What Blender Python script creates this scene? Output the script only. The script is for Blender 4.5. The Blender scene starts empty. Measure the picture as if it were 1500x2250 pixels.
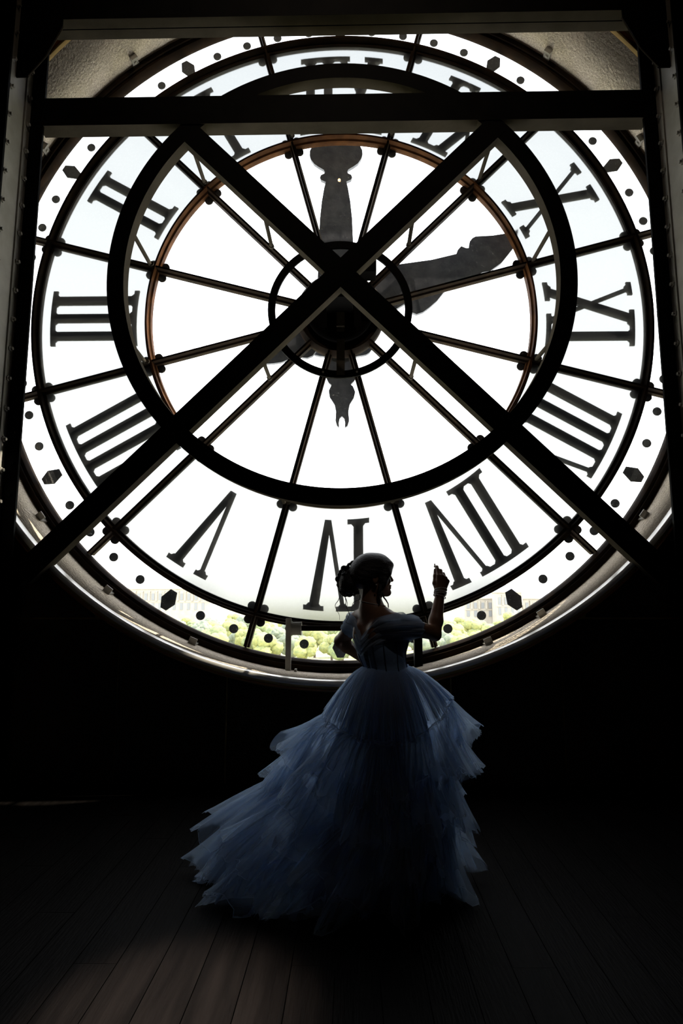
import bpy, bmesh, math, random
import numpy as np
from mathutils import Vector, Matrix
from mathutils import noise as mnoise

random.seed(7)
rng = np.random.RandomState(7)
scene = bpy.context.scene
C = scene.collection
PI = math.pi
rad = math.radians

# ------------------------------------------------------------------ camera
cam_d = bpy.data.cameras.new('camera')
cam = bpy.data.objects.new('camera', cam_d)
C.objects.link(cam)
cam_d.sensor_fit = 'HORIZONTAL'
cam_d.sensor_width = 36.0
cam_d.lens = 36.0 * 1373.0 / 1500.0
cam_d.clip_end = 3000
cam_d.clip_start = 0.05
CAM = Vector((0.1119, -5.7657, 1.42))
c_r = Vector((0.99984669, 0.0174960, -0.00069326))
c_u = Vector((0.00310887, -0.13842062, 0.99036865))
c_f = Vector((-0.01723155, 0.99021898, 0.13845379))
cam.matrix_world = Matrix(((c_r.x, c_u.x, -c_f.x, CAM.x), (c_r.y, c_u.y, -c_f.y, CAM.y),
                           (c_r.z, c_u.z, -c_f.z, CAM.z), (0, 0, 0, 1)))
scene.camera = cam

# ------------------------------------------------------------------ sky, sun, exposure
scene.view_settings.view_transform = 'Standard'
scene.view_settings.look = 'None'
scene.view_settings.exposure = 0.0
scene.view_settings.gamma = 1.0
scene.view_settings.use_curve_mapping = False
scene.cycles.max_bounces = 12
scene.cycles.diffuse_bounces = 4
scene.cycles.transmission_bounces = 8
scene.cycles.transparent_max_bounces = 48
scene.cycles.sample_clamp_indirect = 4.0

world = bpy.data.worlds.new('sky')
scene.world = world
world.use_nodes = True
wn = world.node_tree.nodes
wl = world.node_tree.links
wn.clear()
w_out = wn.new('ShaderNodeOutputWorld')
w_bg = wn.new('ShaderNodeBackground')
w_tc = wn.new('ShaderNodeTexCoord')
w_sep = wn.new('ShaderNodeSeparateXYZ')
w_ramp = wn.new('ShaderNodeValToRGB')
wl.new(w_tc.outputs['Generated'], w_sep.inputs[0])
wl.new(w_sep.outputs['Z'], w_ramp.inputs[0])
w_ramp.color_ramp.elements[0].position = 0.0
w_ramp.color_ramp.elements[0].color = (1.0, 0.985, 0.95, 1)
w_ramp.color_ramp.elements[1].position = 0.75
w_ramp.color_ramp.elements[1].color = (0.70, 0.72, 0.76, 1)
wl.new(w_ramp.outputs[0], w_bg.inputs[0])
w_bg.inputs[1].default_value = 6.0
wl.new(w_bg.outputs[0], w_out.inputs[0])

sun_d = bpy.data.lights.new('sun', 'SUN')
sun_d.energy = 11.0
sun_d.angle = rad(0.53)
sun_d.color = (1.0, 0.9, 0.72)
sun = bpy.data.objects.new('sun', sun_d)
C.objects.link(sun)
SUN_EL, SUN_A = rad(50), rad(12.0)
sdir = Vector((-math.cos(SUN_EL) * math.cos(SUN_A), -math.sin(SUN_A), -math.sin(SUN_EL) * math.cos(SUN_A)))
sun.rotation_euler = sdir.to_track_quat('-Z', 'Y').to_euler()
sun.location = (60, 10, 60)


# ------------------------------------------------------------------ helpers
def tag(o, label=None, cat=None, group=None, kind=None):
    if label: o['label'] = label
    if cat: o['category'] = cat
    if group: o['group'] = group
    if kind: o['kind'] = kind
    return o


def empty(name, loc=(0, 0, 0), label=None, cat=None, group=None):
    o = bpy.data.objects.new(name, None)
    o.location = loc
    o.empty_display_size = 0.2
    C.objects.link(o)
    return tag(o, label, cat, group)


def link(name, mesh, parent=None, loc=None, rot=None):
    o = bpy.data.objects.new(name, mesh)
    C.objects.link(o)
    if parent: o.parent = parent
    if loc is not None: o.location = loc
    if rot is not None: o.rotation_euler = rot
    return o


class MB:
    """collects geometry for ONE mesh"""
    def __init__(self):
        self.v, self.f = [], []

    def add(self, vs, fs):
        n = len(self.v)
        self.v.extend([tuple(p) for p in vs])
        self.f.extend([tuple(i + n for i in f) for f in fs])
        return self

    def box(self, x0, x1, y0, y1, z0, z1):
        return self.add([(x0, y0, z0), (x1, y0, z0), (x1, y1, z0), (x0, y1, z0), (x0, y0, z1), (x1, y0, z1), (x1, y1, z1), (x0, y1, z1)],
                        [(3, 2, 1, 0), (4, 5, 6, 7), (0, 1, 5, 4), (1, 2, 6, 5), (2, 3, 7, 6), (3, 0, 4, 7)])

    def prism(self, pts, y0, y1):
        """polygon pts (x,z) extruded along y"""
        n = len(pts)
        vs = [(x, y0, z) for x, z in pts] + [(x, y1, z) for x, z in pts]
        fs = [tuple(range(n)), tuple(range(2 * n - 1, n - 1, -1))]
        fs += [(i, i + n, (i + 1) % n + n, (i + 1) % n) for i in range(n)]
        return self.add(vs, fs)

    def rod(self, p, q, r, n=10, r2=None):
        p, q = Vector(p), Vector(q)
        d = (q - p).normalized()
        a = d.orthogonal().normalized()
        b = d.cross(a)
        r2 = r if r2 is None else r2
        vs = []
        for c, rr in ((p, r), (q, r2)):
            vs += [c + (a * math.cos(2 * PI * i / n) + b * math.sin(2 * PI * i / n)) * rr for i in range(n)]
        fs = [tuple(range(n - 1, -1, -1)), tuple(range(n, 2 * n))] + [(i, (i + 1) % n, (i + 1) % n + n, i + n) for i in range(n)]
        return self.add(vs, fs)

    def tube(self, pts, r, n=6):
        pts = [Vector(p) for p in pts]
        m = len(pts)
        rr = r if hasattr(r, '__len__') else [r] * m
        t0 = (pts[1] - pts[0]).normalized()
        a = t0.orthogonal().normalized()
        vs = []
        for i, p in enumerate(pts):
            t = (pts[min(i + 1, m - 1)] - pts[max(i - 1, 0)]).normalized()
            a = (a - t * a.dot(t)).normalized()
            b = t.cross(a)
            vs += [p + (a * math.cos(2 * PI * k / n) + b * math.sin(2 * PI * k / n)) * rr[i] for k in range(n)]
        fs = []
        for i in range(m - 1):
            for k in range(n):
                fs.append((i * n + k, i * n + (k + 1) % n, (i + 1) * n + (k + 1) % n, (i + 1) * n + k))
        fs += [tuple(range(n - 1, -1, -1)), tuple((m - 1) * n + k for k in range(n))]
        return self.add(vs, fs)

    def ring(self, profile, cx=0.0, cz=0.0, n=192, a0=None, a1=None):
        """closed profile of (radius, y) swept round the y axis; angle 0 is up"""
        m = len(profile)
        full = a0 is None
        cnt = n if full else n + 1
        vs = []
        for i in range(cnt):
            t = 2 * PI * i / n if full else a0 + (a1 - a0) * i / n
            s, c = math.sin(t), math.cos(t)
            vs += [(cx + r * s, y, cz + r * c) for r, y in profile]
        fs = []
        for i in range(n):
            j = (i + 1) % cnt
            for k in range(m):
                l = (k + 1) % m
                fs.append((i * m + k, j * m + k, j * m + l, i * m + l))
        if not full:
            fs += [tuple(range(m)), tuple(n * m + k for k in range(m - 1, -1, -1))]
        return self.add(vs, fs)

    def sector(self, r0, r1, a0, a1, y0, y1, n=14):
        pts = [(r1 * math.sin(a0 + (a1 - a0) * i / n), r1 * math.cos(a0 + (a1 - a0) * i / n)) for i in range(n + 1)]
        pts += [(r0 * math.sin(a1 + (a0 - a1) * i / n), r0 * math.cos(a1 + (a0 - a1) * i / n)) for i in range(n + 1)]
        # quads front/back so no n-gon is concave
        m = n + 1
        vs = [(x, y0, z) for x, z in pts] + [(x, y1, z) for x, z in pts]
        N = 2 * m
        fs = []
        for i in range(n):
            a, b, c, d = i, i + 1, N - 2 - i, N - 1 - i
            fs.append((a, b, c, d))
            fs.append((d + N, c + N, b + N, a + N))
        fs += [(i, i + N, (i + 1) % N + N, (i + 1) % N) for i in range(N)]
        return self.add(vs, fs)

    def mesh(self, name, mat, smooth=False, fixn=True):
        me = bpy.data.meshes.new(name)
        me.from_pydata(self.v, [], self.f)
        if fixn:
            bm = bmesh.new()
            bm.from_mesh(me)
            bmesh.ops.recalc_face_normals(bm, faces=bm.faces)
            bm.to_mesh(me)
            bm.free()
        if smooth:
            me.polygons.foreach_set('use_smooth', [True] * len(me.polygons))
        if mat: me.materials.append(mat)
        me.update()
        return me

    def build(self, name, mat, parent=None, smooth=False, loc=None, rot=None, fixn=True):
        return link(name, self.mesh(name, mat, smooth, fixn), parent, loc, rot)


def bevel(o, w=0.006, seg=2):
    m = o.modifiers.new('bevel', 'BEVEL')
    m.width = w
    m.segments = seg
    m.limit_method = 'ANGLE'
    return o


def smooth_angle(o, deg=40):
    me = o.data
    me.polygons.foreach_set('use_smooth', [True] * len(me.polygons))
    bm = bmesh.new()
    bm.from_mesh(me)
    for e in bm.edges:
        if len(e.link_faces) == 2 and e.calc_face_angle(0) > rad(deg):
            e.smooth = False
    bm.to_mesh(me)
    bm.free()
    return o


def mat(name, col, rough=0.6, col2=None, scale=20.0, bump=0.0, metal=0.0, spec=0.5, bscale=None, stretch=None, detail=4):
    m = bpy.data.materials.new(name)
    m.use_nodes = True
    nt = m.node_tree
    b = nt.nodes['Principled BSDF']
    b.inputs['Base Color'].default_value = (*col, 1)
    b.inputs['Roughness'].default_value = rough
    b.inputs['Metallic'].default_value = metal
    b.inputs['Specular IOR Level'].default_value = spec
    if col2 is not None or bump:
        tc = nt.nodes.new('ShaderNodeTexCoord')
        mp = nt.nodes.new('ShaderNodeMapping')
        nt.links.new(tc.outputs['Object'], mp.inputs[0])
        if stretch: mp.inputs['Scale'].default_value = stretch
    if col2 is not None:
        n = nt.nodes.new('ShaderNodeTexNoise')
        n.inputs['Scale'].default_value = scale
        n.inputs['Detail'].default_value = detail
        nt.links.new(mp.outputs[0], n.inputs['Vector'])
        r = nt.nodes.new('ShaderNodeValToRGB')
        r.color_ramp.elements[0].position = 0.35
        r.color_ramp.elements[1].position = 0.68
        r.color_ramp.elements[0].color = (*col, 1)
        r.color_ramp.elements[1].color = (*col2, 1)
        nt.links.new(n.outputs['Fac'], r.inputs[0])
        nt.links.new(r.outputs[0], b.inputs['Base Color'])
    if bump:
        n2 = nt.nodes.new('ShaderNodeTexNoise')
        n2.inputs['Scale'].default_value = bscale or scale
        n2.inputs['Detail'].default_value = 6
        nt.links.new(mp.outputs[0], n2.inputs['Vector'])
        bp = nt.nodes.new('ShaderNodeBump')
        bp.inputs['Strength'].default_value = bump
        bp.inputs['Distance'].default_value = 0.02
        nt.links.new(n2.outputs['Fac'], bp.inputs['Height'])
        nt.links.new(bp.outputs[0], b.inputs['Normal'])
    return m


def glass_mat(name, tint, dust, scratch, rough_refr=0.0):
    """window glass: clear (or frosted) with a little dust, a faint mirror reflection"""
    m = bpy.data.materials.new(name)
    m.use_nodes = True
    nt = m.node_tree
    N, L = nt.nodes, nt.links
    N.clear()
    out = N.new('ShaderNodeOutputMaterial')
    tr = N.new('ShaderNodeBsdfTransparent')
    tr.inputs[0].default_value = (*tint, 1)
    base = tr
    if rough_refr:
        rf = N.new('ShaderNodeBsdfRefraction')
        rf.inputs['Color'].default_value = (*tint, 1)
        rf.inputs['Roughness'].default_value = rough_refr
        rf.inputs['IOR'].default_value = 1.12
        mx = N.new('ShaderNodeMixShader')
        mx.inputs[0].default_value = 0.94
        L.new(tr.outputs[0], mx.inputs[1])
        L.new(rf.outputs[0], mx.inputs[2])
        base = mx
    tl = N.new('ShaderNodeBsdfTranslucent')
    tl.inputs[0].default_value = (0.9, 0.9, 0.9, 1)
    tc = N.new('ShaderNodeTexCoord')
    n1 = N.new('ShaderNodeTexNoise')
    n1.inputs['Scale'].default_value = 60
    n1.inputs['Detail'].default_value = 8
    L.new(tc.outputs['Object'], n1.inputs['Vector'])
    mp = N.new('ShaderNodeMapping')
    mp.inputs['Scale'].default_value = (22, 22, 90)
    mp.inputs['Rotation'].default_value = (0.3, 0.9, 0.5)
    L.new(tc.outputs['Object'], mp.inputs[0])
    n2 = N.new('ShaderNodeTexNoise')
    n2.inputs['Scale'].default_value = 1.5
    n2.inputs['Detail'].default_value = 3
    L.new(mp.outputs[0], n2.inputs['Vector'])
    r = N.new('ShaderNodeMapRange')
    r.inputs['From Min'].default_value = 0.66
    r.inputs['From Max'].default_value = 0.80
    r.inputs['To Min'].default_value = 0.0
    r.inputs['To Max'].default_value = scratch
    L.new(n2.outputs['Fac'], r.inputs['Value'])
    r1 = N.new('ShaderNodeMapRange')
    r1.inputs['From Min'].default_value = 0.45
    r1.inputs['From Max'].default_value = 0.75
    r1.inputs['To Min'].default_value = dust
    r1.inputs['To Max'].default_value = dust * 2.6
    L.new(n1.outputs['Fac'], r1.inputs['Value'])
    ad = N.new('ShaderNodeMath')
    ad.operation = 'ADD'
    L.new(r.outputs[0], ad.inputs[0])
    L.new(r1.outputs[0], ad.inputs[1])
    m2 = N.new('ShaderNodeMixShader')
    L.new(ad.outputs[0], m2.inputs[0])
    L.new(base.outputs[0], m2.inputs[1])
    L.new(tl.outputs[0], m2.inputs[2])
    gl = N.new('ShaderNodeBsdfGlossy')
    gl.inputs['Roughness'].default_value = 0.004 if not rough_refr else 0.25
    m3 = N.new('ShaderNodeMixShader')
    m3.inputs[0].default_value = 0.035
    L.new(m2.outputs[0], m3.inputs[1])
    L.new(gl.outputs[0], m3.inputs[2])
    L.new(m3.outputs[0], out.inputs['Surface'])
    return m


def tulle_mat(name, col, alpha, trans=0.55, ns=60):
    m = bpy.data.materials.new(name)
    m.use_nodes = True
    nt = m.node_tree
    N, L = nt.nodes, nt.links
    N.clear()
    out = N.new('ShaderNodeOutputMaterial')
    tr = N.new('ShaderNodeBsdfTransparent')
    df = N.new('ShaderNodeBsdfDiffuse')
    tl = N.new('ShaderNodeBsdfTranslucent')
    df.inputs[0].default_value = (*col, 1)
    tl.inputs[0].default_value = (*col, 1)
    mx = N.new('ShaderNodeMixShader')
    mx.inputs[0].default_value = trans
    L.new(df.outputs[0], mx.inputs[1])
    L.new(tl.outputs[0], mx.inputs[2])
    lw = N.new('ShaderNodeLayerWeight')     # a net seen edge-on is denser
    lw.inputs['Blend'].default_value = 0.35
    mr = N.new('ShaderNodeMapRange')
    mr.inputs['To Min'].default_value = alpha
    mr.inputs['To Max'].default_value = min(1.0, alpha * 2.3)
    L.new(lw.outputs['Facing'], mr.inputs['Value'])
    m2 = N.new('ShaderNodeMixShader')
    L.new(mr.outputs[0], m2.inputs[0])
    L.new(tr.outputs[0], m2.inputs[1])
    L.new(mx.outputs[0], m2.inputs[2])
    L.new(m2.outputs[0], out.inputs['Surface'])
    return m


def emit_mat(name, col, strength):
    m = bpy.data.materials.new(name)
    m.use_nodes = True
    nt = m.node_tree
    nt.nodes.clear()
    o = nt.nodes.new('ShaderNodeOutputMaterial')
    e = nt.nodes.new('ShaderNodeEmission')
    e.inputs[0].default_value = (*col, 1)
    e.inputs[1].default_value = strength
    nt.links.new(e.outputs[0], o.inputs[0])
    return m


M = {}
M['iron'] = mat('black painted iron', (0.0025, 0.0022, 0.002), 0.6, (0.004, 0.0035, 0.003), 6, 0.05, spec=0.02)
M['grey_iron'] = mat('grey painted steel', (0.26, 0.245, 0.215), 0.55, (0.34, 0.32, 0.285), 5, 0.1, spec=0.12, bscale=30)
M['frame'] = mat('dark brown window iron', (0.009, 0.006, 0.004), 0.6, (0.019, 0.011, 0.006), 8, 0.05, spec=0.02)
M['brace_edge'] = mat('grey brown paint and lit edges', (0.050, 0.043, 0.033), 0.7, (0.068, 0.058, 0.045), 4, 0.1, spec=0.0, bscale=30)  # light on brace edges and undersides is put into this tone
M['rust'] = mat('red brown primed iron', (0.04, 0.017, 0.007), 0.5, (0.085, 0.036, 0.013), 9, 0.05, spec=0.02)
M['stone'] = mat('beige rough stone', (0.40, 0.345, 0.28), 0.9, (0.68, 0.60, 0.50), 80, 1.0, spec=0.0, bscale=34)
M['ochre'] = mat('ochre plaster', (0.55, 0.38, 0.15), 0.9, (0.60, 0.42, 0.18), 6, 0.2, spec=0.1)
M['white_trim'] = mat('cream painted trim', (0.78, 0.73, 0.65), 0.28, (0.82, 0.79, 0.73), 4, spec=0.6)
M['copper'] = mat('coppery wooden moulding', (0.30, 0.10, 0.03), 0.3, (0.36, 0.13, 0.04), 8, spec=0.5)
M['panel'] = mat('dark brown panel with shade', (0.016, 0.010, 0.007), 0.6, (0.024, 0.016, 0.011), 9, 0.5, spec=0.25, bscale=60)
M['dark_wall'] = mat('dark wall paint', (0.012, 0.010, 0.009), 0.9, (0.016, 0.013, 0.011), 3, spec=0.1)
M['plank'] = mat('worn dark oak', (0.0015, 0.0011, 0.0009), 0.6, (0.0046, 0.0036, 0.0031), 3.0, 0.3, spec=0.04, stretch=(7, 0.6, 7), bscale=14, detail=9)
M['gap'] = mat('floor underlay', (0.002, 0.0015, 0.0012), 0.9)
M['numeral'] = mat('dark numeral metal', (0.05, 0.05, 0.046), 0.8, (0.065, 0.06, 0.05), 12, spec=0.0)
M['dot'] = mat('black dot paint', (0.004, 0.004, 0.005), 0.6)
M['hand'] = mat('weathered grey hand metal', (0.12, 0.130, 0.155), 0.7, (0.20, 0.21, 0.235), 9, 0.2, bscale=25)
M['clear'] = glass_mat('dusty clear glass', (0.96, 0.97, 0.98), 0.0012, 0.08)
M['frost'] = glass_mat('frosted glass', (0.452, 0.462, 0.461), 0.020, 0.012, 0.42)
M['added_bulb'] = emit_mat('added warm bulb', (1.0, 0.62, 0.28), 60)  # glow for the bulbs of the added lamps

# black dots with a few flaked pinholes
nt = M['dot'].node_tree
_tc = nt.nodes.new('ShaderNodeTexCoord')
_no = nt.nodes.new('ShaderNodeTexVoronoi')
_no.inputs['Scale'].default_value = 55
_oi = nt.nodes.new('ShaderNodeObjectInfo')
_ad = nt.nodes.new('ShaderNodeVectorMath')
nt.links.new(_tc.outputs['Object'], _ad.inputs[0])
nt.links.new(_oi.outputs['Random'], _ad.inputs[1])
nt.links.new(_ad.outputs[0], _no.inputs['Vector'])
_lt = nt.nodes.new('ShaderNodeMath')
_lt.operation = 'LESS_THAN'
_lt.inputs[1].default_value = 0.13
nt.links.new(_no.outputs['Distance'], _lt.inputs[0])
_cr = nt.nodes.new('ShaderNodeMix')
_cr.data_type = 'RGBA'
_cr.inputs['A'].default_value = (0.004, 0.004, 0.005, 1)
_cr.inputs['B'].default_value = (0.30, 0.30, 0.30, 1)
nt.links.new(_lt.outputs[0], _cr.inputs['Factor'])
nt.links.new(_cr.outputs['Result'], nt.nodes['Principled BSDF'].inputs['Base Color'])

# ------------------------------------------------------------------ the room
CZ = 4.1803          # height of the clock's centre
RV = 3.41            # radius of the round reveal
WF, WB = -0.70, 0.05  # front and back of the window wall
RX0, RX1, RY0, RZ1 = -6.5, 6.5, -11.0, 10.0


def wall_front():
    mb = MB()
    n = 128
    vs, fs = [], []

    def outer(t):
        s, c = math.sin(t), math.cos(t)
        k = 1e9
        if abs(s) > 1e-9: k = min(k, (RX1 if s > 0 else -RX0) / abs(s))
        if abs(c) > 1e-9: k = min(k, ((RZ1 - CZ) if c > 0 else CZ) / abs(c))
        return (k * s, CZ + k * c)
    angs = [2 * PI * i / n for i in range(n)]
    for zx, zz in ((RX1, RZ1 - CZ), (RX1, -CZ), (RX0, -CZ), (RX0, RZ1 - CZ)):
        angs.append(math.atan2(zx, zz) % (2 * PI))
    angs = sorted(set(angs))
    n = len(angs)
    for t in angs:
        ox, oz = outer(t)
        ix, iz = RV * math.sin(t), CZ + RV * math.cos(t)
        vs += [(ox, WF, oz), (ix, WF, iz), (ix, WB, iz), (ox, WB, oz)]
    for i in range(n):
        j = (i + 1) % n
        for k in range(4):
            l = (k + 1) % 4
            fs.append((i * 4 + k, j * 4 + k, j * 4 + l, i * 4 + l))
    mb.add(vs, fs)
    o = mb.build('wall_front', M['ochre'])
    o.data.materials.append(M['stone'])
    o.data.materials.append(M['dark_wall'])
    for p in o.data.polygons:
        c = p.center
        if abs(p.normal.y) < 0.5 and math.hypot(c.x, c.z - CZ) < RV + 0.2:
            p.material_index = 1
            p.use_smooth = True
        elif c.y > 0:
            p.material_index = 1
    return tag(o, kind='structure')


wf = wall_front()


def panel_columns():  # added panels; the dark of the lower wall is put into their brown
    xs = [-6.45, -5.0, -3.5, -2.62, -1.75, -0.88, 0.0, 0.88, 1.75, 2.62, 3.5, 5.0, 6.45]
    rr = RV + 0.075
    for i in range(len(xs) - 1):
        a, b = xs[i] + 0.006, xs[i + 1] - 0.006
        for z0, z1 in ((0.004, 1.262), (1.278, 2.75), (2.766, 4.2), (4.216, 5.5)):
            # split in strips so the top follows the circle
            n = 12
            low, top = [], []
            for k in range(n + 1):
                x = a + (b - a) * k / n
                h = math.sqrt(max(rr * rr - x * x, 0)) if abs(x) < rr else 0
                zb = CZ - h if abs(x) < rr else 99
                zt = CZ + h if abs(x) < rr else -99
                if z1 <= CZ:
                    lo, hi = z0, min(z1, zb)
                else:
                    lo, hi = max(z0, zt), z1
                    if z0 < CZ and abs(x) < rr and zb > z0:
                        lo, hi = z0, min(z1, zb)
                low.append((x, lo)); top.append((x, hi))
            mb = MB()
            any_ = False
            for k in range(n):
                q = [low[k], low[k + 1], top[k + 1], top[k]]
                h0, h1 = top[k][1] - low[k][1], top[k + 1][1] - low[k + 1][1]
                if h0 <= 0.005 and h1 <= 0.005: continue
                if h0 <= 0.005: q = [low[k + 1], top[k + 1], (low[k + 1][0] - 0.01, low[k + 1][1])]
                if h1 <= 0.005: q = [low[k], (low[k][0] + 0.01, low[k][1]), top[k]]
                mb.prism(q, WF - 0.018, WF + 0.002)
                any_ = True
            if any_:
                mb.build('added_panel', M['panel'], wf)


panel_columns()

# cream lip round the front edge of the reveal, and the coppery moulding outside it
LIP = [(RV + 0.004, WF + 0.13), (RV - 0.012, WF + 0.075), (RV - 0.012, WF - 0.012), (RV + 0.010, WF - 0.030), (RV + 0.028, WF - 0.028), (RV + 0.028, WF + 0.02), (RV + 0.012, WF + 0.13)]
t3 = MB().ring([(RV + 0.002, WF + 0.02), (RV + 0.0, WF - 0.012)] + LIP[3:5] + [(RV + 0.02, WF + 0.02)], cz=CZ, n=128, a0=rad(-78), a1=rad(78)).build('trim_3', M['ochre'])
smooth_angle(t3, 50)
tag(t3, kind='structure')
t1 = MB().ring(LIP, cz=CZ, n=160, a0=rad(78.05), a1=rad(281.95)).build('trim_1', M['white_trim'])
smooth_angle(t1, 50)
tag(t1, kind='structure')
t2 = MB().ring([(RV + 0.050, WF - 0.020), (RV + 0.056, WF - 0.034), (RV + 0.064, WF - 0.034), (RV + 0.068, WF - 0.016), (RV + 0.06, WF + 0.01)], cz=CZ, n=256).build('trim_2', M['copper'])
smooth_angle(t2, 50)
tag(t2, kind='structure')

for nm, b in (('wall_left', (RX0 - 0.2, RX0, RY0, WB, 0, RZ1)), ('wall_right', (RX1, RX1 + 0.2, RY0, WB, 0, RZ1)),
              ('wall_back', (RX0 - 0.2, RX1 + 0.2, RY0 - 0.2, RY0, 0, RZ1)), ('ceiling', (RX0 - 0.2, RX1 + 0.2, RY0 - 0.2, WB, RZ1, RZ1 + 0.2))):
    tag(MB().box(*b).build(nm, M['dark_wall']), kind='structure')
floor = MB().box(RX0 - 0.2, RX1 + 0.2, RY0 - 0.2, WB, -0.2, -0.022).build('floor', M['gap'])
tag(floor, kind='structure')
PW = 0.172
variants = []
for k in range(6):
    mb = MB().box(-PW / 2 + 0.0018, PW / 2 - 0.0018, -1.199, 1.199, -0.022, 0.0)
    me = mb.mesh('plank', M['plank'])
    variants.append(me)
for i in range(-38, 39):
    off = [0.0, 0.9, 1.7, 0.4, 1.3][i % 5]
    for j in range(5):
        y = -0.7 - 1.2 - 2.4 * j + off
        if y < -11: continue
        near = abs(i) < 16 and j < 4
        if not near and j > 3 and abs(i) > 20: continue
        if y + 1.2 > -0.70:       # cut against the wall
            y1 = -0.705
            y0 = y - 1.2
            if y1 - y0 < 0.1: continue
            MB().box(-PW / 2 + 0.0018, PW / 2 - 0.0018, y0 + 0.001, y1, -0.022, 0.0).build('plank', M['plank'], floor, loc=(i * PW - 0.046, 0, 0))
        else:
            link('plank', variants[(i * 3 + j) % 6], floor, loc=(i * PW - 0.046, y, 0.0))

# colour variation per plank
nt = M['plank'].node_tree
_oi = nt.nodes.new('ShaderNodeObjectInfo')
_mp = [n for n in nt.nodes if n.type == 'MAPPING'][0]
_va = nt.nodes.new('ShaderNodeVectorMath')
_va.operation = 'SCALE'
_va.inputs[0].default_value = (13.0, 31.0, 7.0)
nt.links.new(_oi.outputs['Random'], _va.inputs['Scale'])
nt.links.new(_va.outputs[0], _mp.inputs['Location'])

# ------------------------------------------------------------------ the clock window
clock = empty('tower_clock', (0, 0, CZ), 'giant round glass clock window with black Roman numerals seen from inside', 'clock')
R1, R2, R3 = 1.887, 2.995, 3.31
Y = 0.03

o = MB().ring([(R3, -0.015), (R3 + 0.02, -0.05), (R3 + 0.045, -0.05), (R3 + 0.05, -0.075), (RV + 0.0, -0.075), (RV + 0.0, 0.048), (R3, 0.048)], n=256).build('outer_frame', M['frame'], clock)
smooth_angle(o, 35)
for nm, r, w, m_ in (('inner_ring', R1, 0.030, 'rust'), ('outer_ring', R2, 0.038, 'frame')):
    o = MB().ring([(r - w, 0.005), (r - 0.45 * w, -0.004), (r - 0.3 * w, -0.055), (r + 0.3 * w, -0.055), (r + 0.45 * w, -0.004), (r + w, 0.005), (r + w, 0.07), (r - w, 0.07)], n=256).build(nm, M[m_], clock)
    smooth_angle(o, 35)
spoke_me = {}
RH = 0.40
for k in range(12):
    a = rad(15 + 30 * k)
    mb = MB()
    for r0, r1, w in ((RH, R1, 0.030), (R1, R2, 0.030), (R2, R3, 0.028)):
        pts = [(-w, 0.006), (-0.45 * w, -0.004), (-0.3 * w, -0.05), (0.3 * w, -0.05), (0.45 * w, -0.004), (w, 0.006), (w, 0.068), (-w, 0.068)]
        vs = [(x, y, r0 + 0.01) for x, y in pts] + [(x, y, r1 - 0.01) for x, y in pts]
        n = len(pts)
        mb.add(vs, [tuple(range(n)), tuple(range(2 * n - 1, n - 1, -1))] + [(i, (i + 1) % n, (i + 1) % n + n, i + n) for i in range(n)])
    if k == 0: spoke_me['s'] = mb.mesh('spoke', M['frame'])
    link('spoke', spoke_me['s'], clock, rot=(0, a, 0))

pane_me = {
    'clear_pane': MB().sector(RH + 0.02, R1 - 0.022, rad(-15) + 0.012, rad(15) - 0.012, Y - 0.003, Y + 0.003).mesh('clear_pane', M['clear']),
    'frosted_pane': MB().sector(R1 + 0.022, R2 - 0.028, rad(-15) + 0.008, rad(15) - 0.008, Y - 0.003, Y + 0.003).mesh('frosted_pane', M['frost']),
    'rim_pane': MB().sector(R2 + 0.028, R3 + 0.002, rad(-15) + 0.006, rad(15) - 0.006, Y - 0.003, Y + 0.003).mesh('rim_pane', M['clear'])}
for k in range(12):
    for nm in pane_me:
        link(nm, pane_me[nm], clock, rot=(0, rad(30 * k), 0))


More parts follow.
